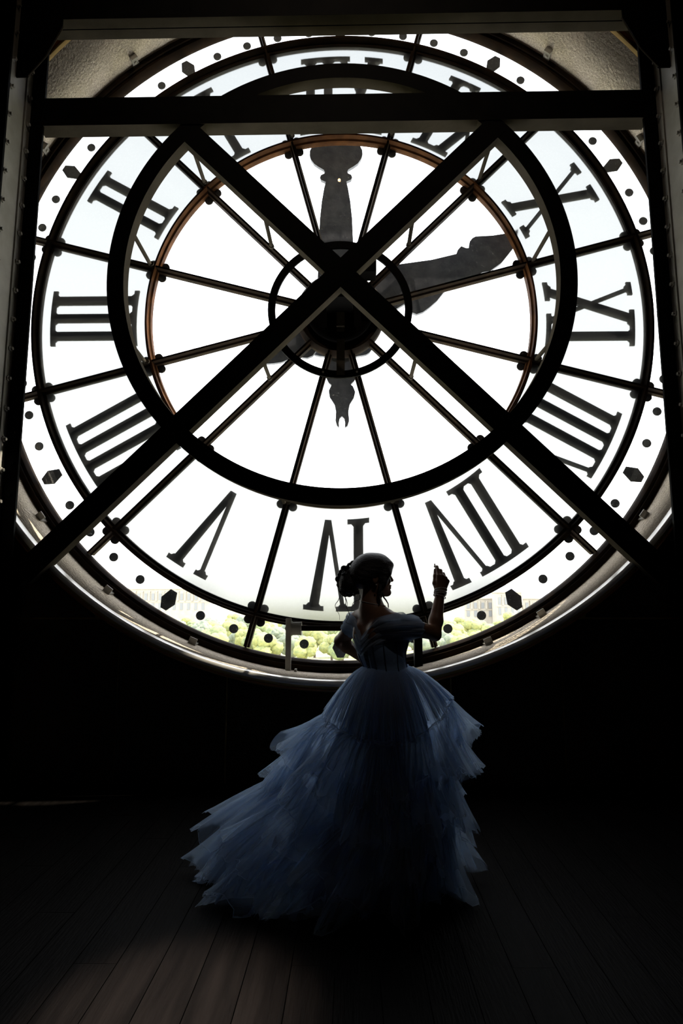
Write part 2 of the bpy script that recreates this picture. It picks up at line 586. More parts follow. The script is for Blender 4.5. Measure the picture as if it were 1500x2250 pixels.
# numerals: local u to the viewer's right INSIDE (the glyph is seen from behind), v outwards
def glyph(kinds):
    """list of (kind, u centre seen from outside)"""
    mb = MB()
    VO, VI = 2.872, 2.018
    T = 0.046

    def poly(pts):
        q = [(-u, math.sqrt(max(v * v - u * u, 0.1))) for u, v in pts]
        mb.prism(q, 0.055, 0.075)

    def slab(u0, u1, v0, v1, inner=False, du=0.0):
        n = 4
        pts = [(u0 + (u1 - u0) * i / n, v1) for i in range(n + 1)] + [(u1 + (u0 - u1) * i / n, v0) for i in range(n + 1)]
        poly(pts)

    def serif(u, hw, outer, sw):
        # flat slab with small bracket towards the stroke
        if outer:
            slab(u - hw, u + hw, VO - T, VO)
            poly([(u - sw - 0.022, VO - T + 0.001), (u + sw + 0.022, VO - T + 0.001), (u + sw, VO - T - 0.024), (u - sw, VO - T - 0.024)])
        else:
            slab(u - hw, u + hw, VI, VI + T)
            poly([(u - sw - 0.022, VI + T - 0.001), (u - sw, VI + T + 0.024), (u + sw, VI + T + 0.024), (u + sw + 0.022, VI + T - 0.001)])

    for kind, u in kinds:
        if kind == 'I':
            poly([(u - 0.045, VI + 0.02), (u + 0.045, VI + 0.02), (u + 0.045, VO - 0.02), (u - 0.045, VO - 0.02)])
            serif(u, 0.102, True, 0.045)
            serif(u, 0.102, False, 0.045)
        elif kind == 'V':
            poly([(u - 0.182, VO - 0.02), (u - 0.090, VO - 0.02), (u + 0.030, VI + 0.006), (u - 0.030, VI + 0.006)])
            poly([(u + 0.118, VO - 0.02), (u + 0.158, VO - 0.02), (u + 0.030, VI + 0.006), (u - 0.012, VI + 0.006)])
            serif(u - 0.136, 0.094, True, 0.046)
            serif(u + 0.137, 0.064, True, 0.022)
        else:
            poly([(u - 0.202, VO - 0.02), (u - 0.110, VO - 0.02), (u + 0.180, VI + 0.02), (u + 0.088, VI + 0.02)])
            poly([(u + 0.138, VO - 0.02), (u + 0.180, VO - 0.02), (u - 0.142, VI + 0.02), (u - 0.184, VI + 0.02)])
            serif(u - 0.156, 0.094, True, 0.046)
            serif(u + 0.158, 0.066, True, 0.022)
            serif(u + 0.134, 0.094, False, 0.046)
            serif(u - 0.163, 0.066, False, 0.022)
    return mb


S = 0.184
NUM = {1: ('I', [('I', 0)]), 2: ('II', [('I', -S / 2), ('I', S / 2)]), 3: ('III', [('I', -S), ('I', 0), ('I', S)]),
       4: ('IIII', [('I', -1.5 * S), ('I', -S / 2), ('I', S / 2), ('I', 1.5 * S)]), 5: ('V', [('V', 0)]),
       6: ('VI', [('V', -0.115), ('I', 0.168)]), 7: ('VII', [('V', -0.21), ('I', 0.09), ('I', 0.274)]),
       8: ('VIII', [('V', -0.305), ('I', 0.0), ('I', S), ('I', 2 * S)]), 9: ('IX', [('I', -0.225), ('X', 0.105)]),
       10: ('X', [('X', 0)]), 11: ('XI', [('X', -0.115), ('I', 0.215)]), 12: ('XII', [('X', -0.195), ('I', 0.125), ('I', 0.309)])}
for h in range(1, 13):
    nm, ks = NUM[h]
    o = glyph(ks).build('numeral', M['numeral'], clock, rot=(0, rad(-30 * h), 0))
    o['label'] = 'Roman numeral %s in dark metal' % nm

dot_me = MB().prism([(0.0425 * math.cos(2 * PI * i / 24), 3.183 + 0.0425 * math.sin(2 * PI * i / 24)) for i in range(24)], 0.066, 0.076).mesh('minute_dot', M['dot'])
hex_me = MB().prism([(-0.030, 3.288), (0.030, 3.288), (0.074, 3.2), (0.034, 3.096), (-0.034, 3.096), (-0.074, 3.2)], 0.066, 0.076).mesh('hour_marker', M['dot'])
for k in range(60):
    link('hour_marker' if k % 5 == 0 else 'minute_dot', hex_me if k % 5 == 0 else dot_me, clock, rot=(0, rad(6 * k), 0))

br = {}
for nm, r in (('inner', R1), ('outer', R2)):
    mb = MB()
    for sx, sz in ((-1, -1), (1, -1), (1, 1), (-1, 1)):
        mb.prism([(sx * 0.058 + 0.042 * math.cos(2 * PI * i / 16), r + sz * 0.062 + 0.042 * math.sin(2 * PI * i / 16)) for i in range(16)], 0.050, 0.066)
    mb.box(-0.05, 0.05, 0.045, 0.062, r - 0.05, r + 0.05)
    br[nm] = mb.mesh('corner_bracket', M['frame'])
for k in range(12):
    for nm in br:
        link('corner_bracket', br[nm], clock, rot=(0, rad(15 + 30 * k), 0))

# the hands, outside the glass
hour_blade = [(0.10, 0.30), (0.45, 0.478), (0.573, 0.618), (0.931, 0.667), (1.18, 0.728), (1.196, 0.771), (1.232, 0.813), (1.281, 0.791), (1.31, 0.791), (1.316, 0.83), (1.322, 0.865),
              (1.35, 0.90), (1.383, 0.918), (1.55, 0.925), (1.72, 0.95), (1.82, 0.99), (1.80, 0.88), (1.763, 0.789), (1.633, 0.624), (1.515, 0.537), (1.44, 0.525), (1.352, 0.47), (1.22, 0.44), (1.058, 0.334), (0.97, 0.22), (0.897, 0.155),
              (0.83, 0.105), (0.767, 0.083), (0.713, 0.103), (0.655, 0.20), (0.50, 0.10), (0.30, -0.05)]
hour_tail = [(-0.10, 0.25), (-0.373, 0.03), (-0.497, -0.051), (-0.574, -0.113), (-0.63, -0.20), (-0.678, -0.257), (-0.74, -0.29), (-0.792, -0.328), (-0.877, -0.408), (-0.922, -0.46), (-0.912, -0.489), (-0.858, -0.485),
             (-0.79, -0.433), (-0.744, -0.428), (-0.676, -0.424), (-0.584, -0.41), (-0.493, -0.373), (-0.416, -0.331), (-0.388, -0.364), (-0.334, -0.369), (-0.279, -0.346), (-0.233, -0.275), (0.0, -0.15)]
min_tail = [(-0.122, 0.0), (-0.122, -0.139), (-0.112, -0.26), (-0.144, -0.477), (-0.148, -0.548), (-0.121, -0.606), (-0.093, -0.63), (-0.12, -0.691), (-0.111, -0.753), (-0.061, -0.834), (-0.047, -0.904), (-0.052, -0.998),
            (-0.038, -1.049), (-0.015, -1.073), (-0.020, -1.022), (-0.011, -0.975), (0.012, -0.952), (0.035, -0.975), (0.044, -1.022), (0.039, -1.069), (0.066, -1.055), (0.084, -0.999), (0.076, -0.905), (0.089, -0.834),
            (0.131, -0.764), (0.145, -0.703), (0.122, -0.645), (0.099, -0.626), (0.136, -0.588), (0.164, -0.541), (0.155, -0.479), (0.128, -0.262), (0.128, 0.0)]
half = [(0.19, 0.0), (0.19, 0.45), (0.176, 0.95), (0.168, 1.17), (0.150, 1.36), (0.125, 1.52), (0.108, 1.590), (0.128, 1.600), (0.158, 1.613), (0.170, 1.640), (0.160, 1.668), (0.125, 1.686), (0.118, 1.700), (0.130, 1.730), (0.185, 1.765), (0.232, 1.800), (0.265, 1.850), (0.280, 1.90), (0.278, 1.95), (0.255, 2.0), (0.21, 2.04), (0.10, 2.07)]
CXM = -0.048
min_main = [(CXM + x, z) for x, z in half] + [(CXM - x, z) for x, z in reversed(half)]


def plate(name, polys, y0, y1, m_, parent):
    """flat plate from 2D outlines, filled by triangulation"""
    bm = bmesh.new()
    for pts in polys:
        vs = [bm.verts.new((x, y0, z)) for x, z in pts]
        es = [bm.edges.new((vs[i], vs[(i + 1) % len(vs)])) for i in range(len(vs))]
        r = bmesh.ops.triangle_fill(bm, edges=es, use_beauty=True)
        fs = [g for g in r['geom'] if isinstance(g, bmesh.types.BMFace)]
        ex = bmesh.ops.extrude_face_region(bm, geom=fs)
        bmesh.ops.translate(bm, vec=(0, y1 - y0, 0), verts=[g for g in ex['geom'] if isinstance(g, bmesh.types.BMVert)])
    bmesh.ops.recalc_face_normals(bm, faces=bm.faces)
    me = bpy.data.meshes.new(name)
    bm.to_mesh(me)
    bm.free()
    me.materials.append(m_)
    return link(name, me, parent)


circ = lambda r, n=40, cx=0, cz=0: [(cx + r * math.cos(2 * PI * i / n), cz + r * math.sin(2 * PI * i / n)) for i in range(n)]
hh = plate('hour_hand', [hour_blade, hour_tail, circ(0.36)], 0.20, 0.24, M['hand'], clock)
hh['label'] = 'broad grey hour hand with scalloped tail'
mh = plate('minute_hand', [min_main, min_tail, [(0.39 * math.cos(t) * (1 + 0.06 * math.cos(8 * t)), 0.39 * math.sin(t) * (1 + 0.06 * math.cos(8 * t))) for t in [2 * PI * i / 64 for i in range(64)]]], 0.26, 0.30, M['hand'], clock)
mh['label'] = 'long grey minute hand with forked tail'
MB().rod((0, 0.0, 0), (0, 0.34, 0), 0.09, 24).build('hand_shaft', M['iron'], clock, smooth=False)

# hub and works
o = MB().ring([(RH + 0.03, 0.0), (RH + 0.03, 0.07), (RH - 0.06, 0.07), (RH - 0.06, -0.03), (RH - 0.02, -0.05), (RH, -0.05)], n=72).build('hub_ring', M['frame'], clock)
smooth_angle(o)
MB().prism(circ(0.36, 48), -0.02, 0.06).build('hub_disc', M['iron'], clock)
hb = MB().ring([(0.325, -0.02), (0.325, -0.10), (0.30, -0.12), (0.24, -0.12), (0.24, -0.02)], n=48).build('hub_flange', M['iron'], clock)
smooth_angle(hb)
g = MB().box(-0.125, 0.125, -0.46, -0.02, -0.06, 0.12).box(-0.10, 0.10, -0.50, -0.46, -0.04, 0.10).rod((-0.14, -0.3, 0.03), (0.14, -0.3, 0.03), 0.03, 12).build('gear_box', M['iron'], clock)
bevel(g, 0.008)
g2 = MB().box(0.185, 0.34, -0.42, -0.24, 0.205, 0.36).box(0.20, 0.26, -0.24, -0.02, 0.22, 0.30).build('motor_box', M['iron'], clock)
bevel(g2, 0.006)
gr = MB().ring([(0.693, -0.11), (0.693, -0.085), (0.622, -0.085), (0.622, -0.11)], n=96).build('guide_ring', M['iron'], clock)
smooth_angle(gr)
MB().box(-0.032, 0.045, -0.112, -0.095, -0.665, -0.05).box(-0.032, 0.045, -0.16, -0.112, -0.20, -0.04).build('hanger_bar', M['brace_edge'], clock)
for sx in (-1, 1):
    MB().rod((sx * 0.16, -0.118, -0.635), (sx * 0.16, -0.08, -0.635), 0.010, 10).build('bolt', M['grey_iron'], clock)

# little L clips holding the frame against the stone
clip = MB().box(-0.035, 0.035, -0.20, -0.06, 3.392, 3.408).box(-0.035, 0.035, -0.20, -0.185, 3.35, 3.40).rod((0.0, -0.115, 3.38), (0.0, -0.115, 3.396), 0.013, 8).mesh('fixing_clip', M['grey_iron'])
for a in (-142.3, -157.5, -126.5, 157.5, 148.5, 126.5, -38, 38, -60, 60, 172):
    link('fixing_clip', clip, clock, rot=(0, rad(a), 0))

# ------------------------------------------------------------------ window opening gear
gear = empty('window_winder', (-0.45, -0.12, CZ - 3.40), 'grey metal window winder with upright bar and long horizontal rod above the sill', 'winder')
gx, gz = -0.45, CZ - 3.40
bevel(MB().box(-0.032, 0.018, -0.03, -0.005, 0.0, 0.475).build('upright_bar', M['grey_iron'], gear), 0.004)
MB().rod((-0.007, -0.034, 0.385), (-0.007, 0.0, 0.385), 0.03, 16).build('pivot', M['grey_iron'], gear)
MB().rod((0.025, -0.05, 0.385), (0.108, -0.05, 0.385), 0.058, 28).rod((0.018, -0.05, 0.385), (0.03, -0.05, 0.385), 0.064, 28).rod((0.10, -0.05, 0.385), (0.112, -0.05, 0.385), 0.060, 28).build('drum', M['grey_iron'], gear)
MB().rod((0.11, -0.05, 0.388), (1.15, -0.05, 0.388), 0.024, 16).build('rod', M['frame'], gear)
bevel(MB().box(-0.032, 0.07, -0.06, 0.02, -0.018, 0.006).box(0.05, 0.07, -0.06, 0.02, 0.0, 0.035).build('foot_bracket', M['grey_iron'], gear), 0.003)
bevel(MB().box(1.10, 1.17, -0.08, 0.02, 0.05, 0.42).build('far_bracket', M['iron'], gear), 0.004)

# ------------------------------------------------------------------ the iron frame in front of the clock
fr = empty('iron_brace_frame', (0, -0.95, 0), 'black riveted iron frame with crossed braces and a ring before the clock', 'frame')
FY = 0.95   # parts are given in world coordinates, moved to the frame's own origin
FC = (0.02, CZ - 0.012)


def fbuild(mb, name, m_, bev=0.0):
    mb.v = [(x, y + FY, z) for x, y, z in mb.v]
    o_ = mb.build(name, m_, fr)
    if bev: bevel(o_, bev)
    return o_


# two-tone members: bounced light put into the grey of edges and undersides, room faces black
def lit_edge_tone(o_):
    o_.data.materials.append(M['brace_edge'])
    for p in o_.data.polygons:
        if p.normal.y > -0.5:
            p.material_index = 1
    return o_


for i, sx in enumerate((-1, 1)):
    mb = MB()
    xo = 0.0 if sx < 0 else 0.045
    X = lambda v: sx * (v + xo)
    def bx(a, b, *r): mb.box(min(X(a), X(b)), max(X(a), X(b)), *r)
    bx(2.74, 2.76, -1.18, -0.80, 0.0, 6.9)          # web
    post = fbuild(mb, 'post', M['grey_iron'])
    mb = MB(); bx(2.61, 2.95, -0.815, -0.79, 0.0, 6.9)
    fl = fbuild(mb, 'flange', M['iron'])
    fl.parent = post
    mb = MB(); bx(2.712, 3.05, -1.20, -1.175, 0.0, 6.9)
    fl = fbuild(mb, 'flange', M['iron'])
    fl.parent = post
    for ya, yb in ((-0.90, -0.815), (-1.175, -1.10)):
        mb = MB(); bx(2.728, 2.742, ya, yb, 0.0, 6.9)
        fl = fbuild(mb, 'angle_strip', M['grey_iron'])
        fl.parent = post
    bolt = MB().rod((0, 0, 0), (-sx * 0.012, 0, 0), 0.025, 6).rod((-sx * 0.012, 0, 0), (-sx * 0.030, 0, 0), 0.014, 8).mesh('bolt', M['grey_iron'])
    bolt2 = MB().rod((0, 0, 0), (0, -0.018, 0), 0.016, 6).mesh('bolt', M['iron'])
    z = 2.2
    k = 0
    while z < 6.4:
        o = link('bolt', bolt, post, loc=(X(2.728), FY - 0.862, z))
        o = link('bolt', bolt, post, loc=(X(2.728), FY - 1.135, z + 0.13))
        o = link('bolt', bolt2, post, loc=(X(2.665), FY - 0.815, z + 0.06))
        z += 0.257
    # corner gusset up to the top beam
    g_ = fbuild(MB().prism([(X(2.37), 6.30), (X(2.50), 6.02), (X(2.64), 5.83), (X(2.74), 5.83), (X(2.74), 6.75), (X(2.37), 6.75)], -1.062, -1.045), 'gusset_plate', M['iron'])
    fbuild(MB().tube([(X(2.36), -1.06, 6.30), (X(2.49), -1.06, 6.02), (X(2.635), -1.06, 5.83)], 0.006, 6), 'gusset_lit_edge', M['brace_edge'])  # thin lighter strip: light along the plate's lower edge put into colour

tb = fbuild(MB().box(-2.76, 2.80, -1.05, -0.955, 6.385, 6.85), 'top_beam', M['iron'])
lit_edge_tone(tb)
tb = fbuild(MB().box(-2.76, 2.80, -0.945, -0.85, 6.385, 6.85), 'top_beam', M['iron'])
lit_edge_tone(tb)
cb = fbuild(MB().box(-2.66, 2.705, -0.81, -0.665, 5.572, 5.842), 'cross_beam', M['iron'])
lit_edge_tone(cb)
# crossed braces
hw = 0.094
for i, s in enumerate((1, -1)):
    L0, L1 = -2.62 * math.sqrt(2), 1.46 * math.sqrt(2)
    d = Vector((s * math.sqrt(.5), 0, math.sqrt(.5)))
    nrm = Vector((math.sqrt(.5), 0, -s * math.sqrt(.5)))
    c0 = Vector((FC[0], 0, FC[1]))
    pts = []
    if s > 0:
        q = [(-3.62, -hw), (1.93, -hw), (1.93, hw), (-3.62, hw)]
    else:
        q = [(-3.62, -hw), (1.93, -hw), (1.93, hw), (-3.62, hw)]
    P = [c0 + d * a + nrm * b for a, b in q]
    yy = (-0.802, -0.69) if i == 0 else (-0.800, -0.692)
    lit_edge_tone(fbuild(MB().prism([(p.x, p.z) for p in P], *yy), 'diagonal_brace', M['iron']))
# the ring
rg = MB().ring([(1.995, -0.799), (1.995, -0.685), (1.852, -0.685), (1.852, -0.799)], cx=FC[0], cz=FC[1] - 0.006, n=192)
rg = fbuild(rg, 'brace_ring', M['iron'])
lit_edge_tone(rg)
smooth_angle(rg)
# tie rods to the glazing bars
for k in range(12):
    a = rad(15 + 30 * k)
    x, z = 1.935 * math.sin(a), CZ + 1.935 * math.cos(a)
    fbuild(MB().rod((x + 0.02, -0.69, z), (x + 0.02 * math.cos(a), -0.0565, z), 0.019, 8).rod((x + 0.02, -0.075, z), (x + 0.02, -0.0565, z), 0.024, 8), 'tie_rod', M['brace_edge'])
for k in (1, 4, 7, 10):
    a = rad(15 + 30 * k)
    x, z = 0.95 * math.sin(a), CZ + 0.95 * math.cos(a)
    fbuild(MB().rod((x, -0.695, z), (x, -0.052, z), 0.019, 8).rod((x, -0.08, z), (x, -0.052, z), 0.026, 8), 'tie_rod', M['brace_edge'])

# a glowing bulb added unseen behind the cross beam to put a glint in the glass
lx, lz = -0.021, 6.005
fbuild(MB().tube([(lx, -0.68, 5.84), (lx, -0.64, lz - 0.08), (lx, -0.56, lz - 0.02), (lx, -0.525, lz)], 0.007, 8), 'glint_stalk', M['iron'])
_b = bmesh.new()
bmesh.ops.create_icosphere(_b, subdivisions=2, radius=0.016, matrix=Matrix.Translation((lx, -0.50 + FY, lz)))
_me = bpy.data.meshes.new('glint_bulb'); _b.to_mesh(_me); _b.free()
_me.materials.append(M['added_bulb'])
link('glint_bulb', _me, fr)['label'] = 'added unseen bulb that makes the glint in the glass'

# a pale cable slung on the right-hand post
o = MB().tube([(2.86, -1.235, 2.80), (2.80, -1.235, 2.69), (2.76, -1.235, 2.52), (2.74, -1.235, 2.30), (2.735, -1.235, 2.0), (2.73, -1.235, 1.2), (2.73, -1.235, 0.02)], 0.006, 8).build('cable', mat('pale cable', (0.25, 0.25, 0.26), 0.5), smooth=True)
tag(o, 'thin pale cable hanging down the right iron post', 'cable')

# ------------------------------------------------------------------ added spots out of view that brighten wall, floor and woman
M['spot_body'] = mat('black fill spot housing', (0.02, 0.02, 0.02), 0.5)


def fill_spot(loc, aim, label, energy, cone, blend, color, bulb=None):
    root = empty('fill_spot', loc, label, 'lamp')
    d = (Vector(aim) - Vector(loc)).normalized()
    q = d.to_track_quat('Z', 'Y').to_euler()
    h = MB().ring([(0.075, -0.20), (0.085, 0.06), (0.078, 0.06), (0.068, -0.19)], n=28)
    h.v = [(x, z, y) for x, y, z in h.v]
    h.rod((0, 0, -0.20), (0, 0, -0.19), 0.072, 28)
    ho = h.build('housing', M['spot_body'], root, rot=q)
    MB().rod((0, 0, 0), (0, 0, RZ1 - loc[2]), 0.012, 10).build('stem', M['spot_body'], root)
    b = bmesh.new()
    bmesh.ops.create_uvsphere(b, u_segments=16, v_segments=10, radius=0.045)
    me = bpy.data.meshes.new('bulb')
    b.to_mesh(me); b.free()
    me.materials.append(bulb or M['added_bulb'])
    bo = link('bulb', me, ho, loc=(0, 0, 0.03))
    ld = bpy.data.lights.new('spot', 'SPOT')
    ld.energy = energy
    ld.spot_size = rad(cone)
    ld.spot_blend = blend
    ld.color = color
    ld.shadow_soft_size = 0.06
    lo = bpy.data.objects.new('spot', ld)
    C.objects.link(lo)
    lo.parent = root
    lo.location = d * 0.10
    lo.rotation_euler = d.to_track_quat('-Z', 'Y').to_euler()
    return root


fill_spot((-0.09, -4.0, 8.472), (0.0, 0.0, 6.6), 'added unseen spotlight brightening the wall above the clock', 210, 85, 0.8, (1.0, 0.85, 0.68))
fill_spot((-0.75, -7.2, 9.2), (-0.52, -3.45, 0.0), 'added unseen spotlight making the light patch on the floorboards', 24000, 6.8, 1.0, (1.0, 0.88, 0.78), bulb=M['spot_body'])
fill_spot((1.3, -6.6, 9.0), (0.30, -2.32, 1.38), 'black ceiling spotlight aimed at the woman', 100, 7.0, 1.0, (1.0, 0.9, 0.82), bulb=M['spot_body'])

# ------------------------------------------------------------------ outside: park trees and palace fronts far below
gm = mat('park ground', (0.30, 0.32, 0.16), 0.9, (0.42, 0.38, 0.26), 0.05)
ground = MB().box(-900, 900, 25, 1800, -20.4, -20.0).build('ground', gm)
tag(ground, kind='structure')
leafs = [mat('yellow green foliage', (0.34, 0.34, 0.12), 0.8, (0.17, 0.20, 0.085), 1.1, 1.0, bscale=1.2),
         mat('mid green foliage', (0.24, 0.28, 0.12), 0.8, (0.12, 0.155, 0.08), 1.1, 1.0, bscale=1.2),
         mat('grey green foliage', (0.22, 0.25, 0.17), 0.8, (0.12, 0.145, 0.11), 1.1, 1.0, bscale=1.2)]
bark = mat('bark', (0.12, 0.09, 0.07), 0.9)


def crown_mesh(seed, m_):
    r = random.Random(seed)
    bm = bmesh.new()
    for i in range(13):
        a = r.uniform(0, 2 * PI)
        d = r.uniform(0.2, 3.9) if i else 0
        z = r.uniform(-2.4, 2.8)
        d *= (1 - abs(z) / 5.5)
        rad_ = r.uniform(1.5, 2.5)
        g = bmesh.ops.create_icosphere(bm, subdivisions=3, radius=rad_)
        for v in g['verts']:
            p = v.co.copy()
            k = 1 + 0.22 * mnoise.noise(p * 1.3 + Vector((i * 7.1, seed, 0))) + 0.13 * mnoise.noise(p * 3.5 + Vector((i, seed * 3, 5)))
            v.co = p * k + Vector((d * math.cos(a), d * math.sin(a), z))
    me = bpy.data.meshes.new('crown')
    bm.to_mesh(me); bm.free()
    me.polygons.foreach_set('use_smooth', [True] * len(me.polygons))
    me.materials.append(m_)
    return me


crowns = [crown_mesh(s, leafs[s % 3]) for s in range(6)]
trunk_me = MB().rod((0, 0, 0), (0, 0, 8), 0.45, 8, 0.25).mesh('trunk', bark)
r_ = random.Random(3)
rows = [(197, -56, 52, 12.5), (214, -60, 55, 12.5), (231, -66, 62, 12.5), (249, -72, 70, 13), (267, -82, 78, 13), (288, -92, 88, 11.5), (318, -104, 98, 13), (360, -122, 112, 14), (420, -145, 130, 16)]
for D, xa, xb, step in rows:
    x = xa
    while x < xb:
        s = r_.uniform(0.8, 1.15)
        px_in = True
        if r_.random() > 0.06:
            ci = r_.choice((0, 1, 2, 3, 4, 5, 0, 3, 1))
            col = ('yellow-green', 'mid-green', 'grey-green')[ci % 3]
            # which stretch of the rim glass it is seen through: the winder stands left, the woman right of the middle
            b_ = (x - CAM.x) / (D - CAM.y)
            zone = 'left of the winder' if b_ < -0.10 else ('between winder and woman' if b_ < 0.08 else 'right of the woman')
            t = empty('park_tree', (x, D + r_.uniform(-2, 2), -20), '%s park tree beyond the rim glass %s' % (col, zone), 'tree', '%s trees %s' % (col, zone))
            c = link('crown', crowns[ci], t, loc=(0, 0, 6.4 * s), rot=(0, 0, r_.uniform(0, 6.28)))
            c.scale = (s * 1.15, s * 1.15, s)
            tr = link('trunk', trunk_me, t)
        x += max(step, 12.6) * r_.uniform(0.96, 1.15)

pal = mat('pale limestone facade', (0.36, 0.33, 0.29), 0.8, (0.42, 0.39, 0.35), 0.2)
slate = mat('grey slate roof', (0.28, 0.30, 0.36), 0.7, (0.34, 0.36, 0.42), 0.3)
dkwin = mat('dark window glass', (0.22, 0.23, 0.25), 0.3)


def palace(x0, x1, y, ztop, bay, label, roof):
    t = empty('palace', ((x0 + x1) / 2, y, -20), label, 'building')
    h = ztop + 20
    w = (x1 - x0) / 2
    MB().box(-w, w, 0, 14, 0, h).box(-w - .5, w + .5, -0.8, 14.5, h, h + 0.9).box(-w, w, -0.4, 0.1, h * 0.62, h * 0.62 + 0.7).build('wall', pal, t)
    if roof:
        mb = MB()
        mb.add([(-w, 0, h + .9), (w, 0, h + .9), (w, 14, h + .9), (-w, 14, h + .9), (-w + 3, 4, h + 6), (w - 3, 4, h + 6), (w - 3, 10, h + 6), (-w + 3, 10, h + 6)],
               [(0, 1, 5, 4), (1, 2, 6, 5), (2, 3, 7, 6), (3, 0, 4, 7), (4, 5, 6, 7)])
        mb.build('roof', slate, t)
    n = int((x1 - x0) / bay)
    wm = MB().box(-bay * 0.2, bay * 0.2, -0.3, 0.3, 0, h * 0.2).mesh('window', dkwin)
    pm = MB().rod((0, -0.6, 0), (0, -0.6, h * 0.27), bay * 0.13, 10).box(-bay * .18, bay * .18, -1.1, 0, h * 0.27, h * 0.29).mesh('pillar', pal)
    for i in range(n):
        xx = -w + bay * (i + 0.5)
        for zz in (h * 0.40, h * 0.68):
            link('window', wm, t, loc=(xx, 0, zz))
        link('pillar', pm, t, loc=(xx + bay / 2, 0, h * 0.66))
    return t


palace(-235, -128, 560, 10.5, 6.5, 'long pale colonnaded palace front beyond the trees at lower left', False)
palace(84, 150, 470, 1.5, 5.5, 'pale palace front with grey roof beyond the trees at lower right', True)
palace(103, 121, 448, 6.0, 4.5, 'taller pale roofed pavilion in front of the lower right palace', True)
# ------------------------------------------------------------------ the woman
YW = -2.32
PB = Vector((0.29, 0.0, 0.0))      # her standing point, person coordinates are (world x, y-YW, z)


class SDF:
    """list of round primitives blended into one smooth field"""
    def __init__(self):
        self.p = []

    def ell(self, c, r, f=(1, 0), k=0.03, op=1):
        f = Vector((f[0], f[1], 0)).normalized()
        l = Vector((-f.y, f.x, 0))
        R = np.array([[f.x, f.y, 0], [l.x, l.y, 0], [0, 0, 1]])
        self.p.append(('e', np.array(c, float), np.array(r, float), R, k, op))
        return self

    def cone(self, a, b, ra, rb, k=0.02, op=1):
        self.p.append(('c', np.array(a, float), np.array(b, float), ra, rb, k, op))
        return self

    def chain(self, pts, rs, k=0.008):
        for i in range(len(pts) - 1):
            self.cone(pts[i], pts[i + 1], rs[i], rs[i + 1], k)
        return self

    @staticmethod
    def dist(p, X, Yy, Z):
        if p[0] == 'e':
            _, c, r, R, k, op = p
            dx, dy, dz = X - c[0], Yy - c[1], Z - c[2]
            a = (R[0, 0] * dx + R[0, 1] * dy) / r[0]
            b = (R[1, 0] * dx + R[1, 1] * dy) / r[1]
            d = dz / r[2]
            k0 = np.sqrt(a * a + b * b + d * d) + 1e-6
            k1 = np.sqrt((a / r[0]) ** 2 + (b / r[1]) ** 2 + (d / r[2]) ** 2) + 1e-6
            return k0 * (k0 - 1.0) / k1
        _, a, b, ra, rb, k, op = p
        ba = b - a
        l2 = float(ba @ ba)
        px, py, pz = X - a[0], Yy - a[1], Z - a[2]
        h = np.clip((px * ba[0] + py * ba[1] + pz * ba[2]) / l2, 0, 1)
        d = np.sqrt((px - ba[0] * h) ** 2 + (py - ba[1] * h) ** 2 + (pz - ba[2] * h) ** 2)
        return d - (ra + (rb - ra) * h)

    @staticmethod
    def blend(f, d, k, op):
        if op > 0:
            h = np.maximum(k - np.abs(f - d), 0) / k
            return np.minimum(f, d) - h * h * k * 0.25
        h = np.maximum(k - np.abs(f + d), 0) / k
        return np.maximum(f, -d) + h * h * k * 0.25

    def grid(self, xs, ys, zs):
        F = np.full((len(xs), len(ys), len(zs)), 0.2, np.float32)
        for p in self.p:
            k, op = p[-2], p[-1]
            if p[0] == 'e':
                m = max(p[2][0], p[2][1])
                lo = p[1] - np.array([m, m, p[2][2]])
                hi = p[1] + np.array([m, m, p[2][2]])
            else:
                m = max(p[3], p[4])
                lo = np.minimum(p[1], p[2]) - m
                hi = np.maximum(p[1], p[2]) + m
            pad = k + 0.012
            sl = tuple(slice(max(np.searchsorted(a, lo[i] - pad) - 1, 0), np.searchsorted(a, hi[i] + pad) + 1) for i, a in enumerate((xs, ys, zs)))
            if any(s.stop <= s.start for s in sl): continue
            d = self.dist(p, xs[sl[0]][:, None, None].astype(np.float32), ys[sl[1]][None, :, None].astype(np.float32), zs[sl[2]][None, None, :].astype(np.float32))
            F[sl] = self.blend(F[sl], d, k, op)
        return F

    def at(self, P):
        P = np.asarray(P, float)
        f = np.full(len(P), 0.5)
        for p in self.p:
            f = self.blend(f, self.dist(p, P[:, 0], P[:, 1], P[:, 2]), p[-2], p[-1])
        return f


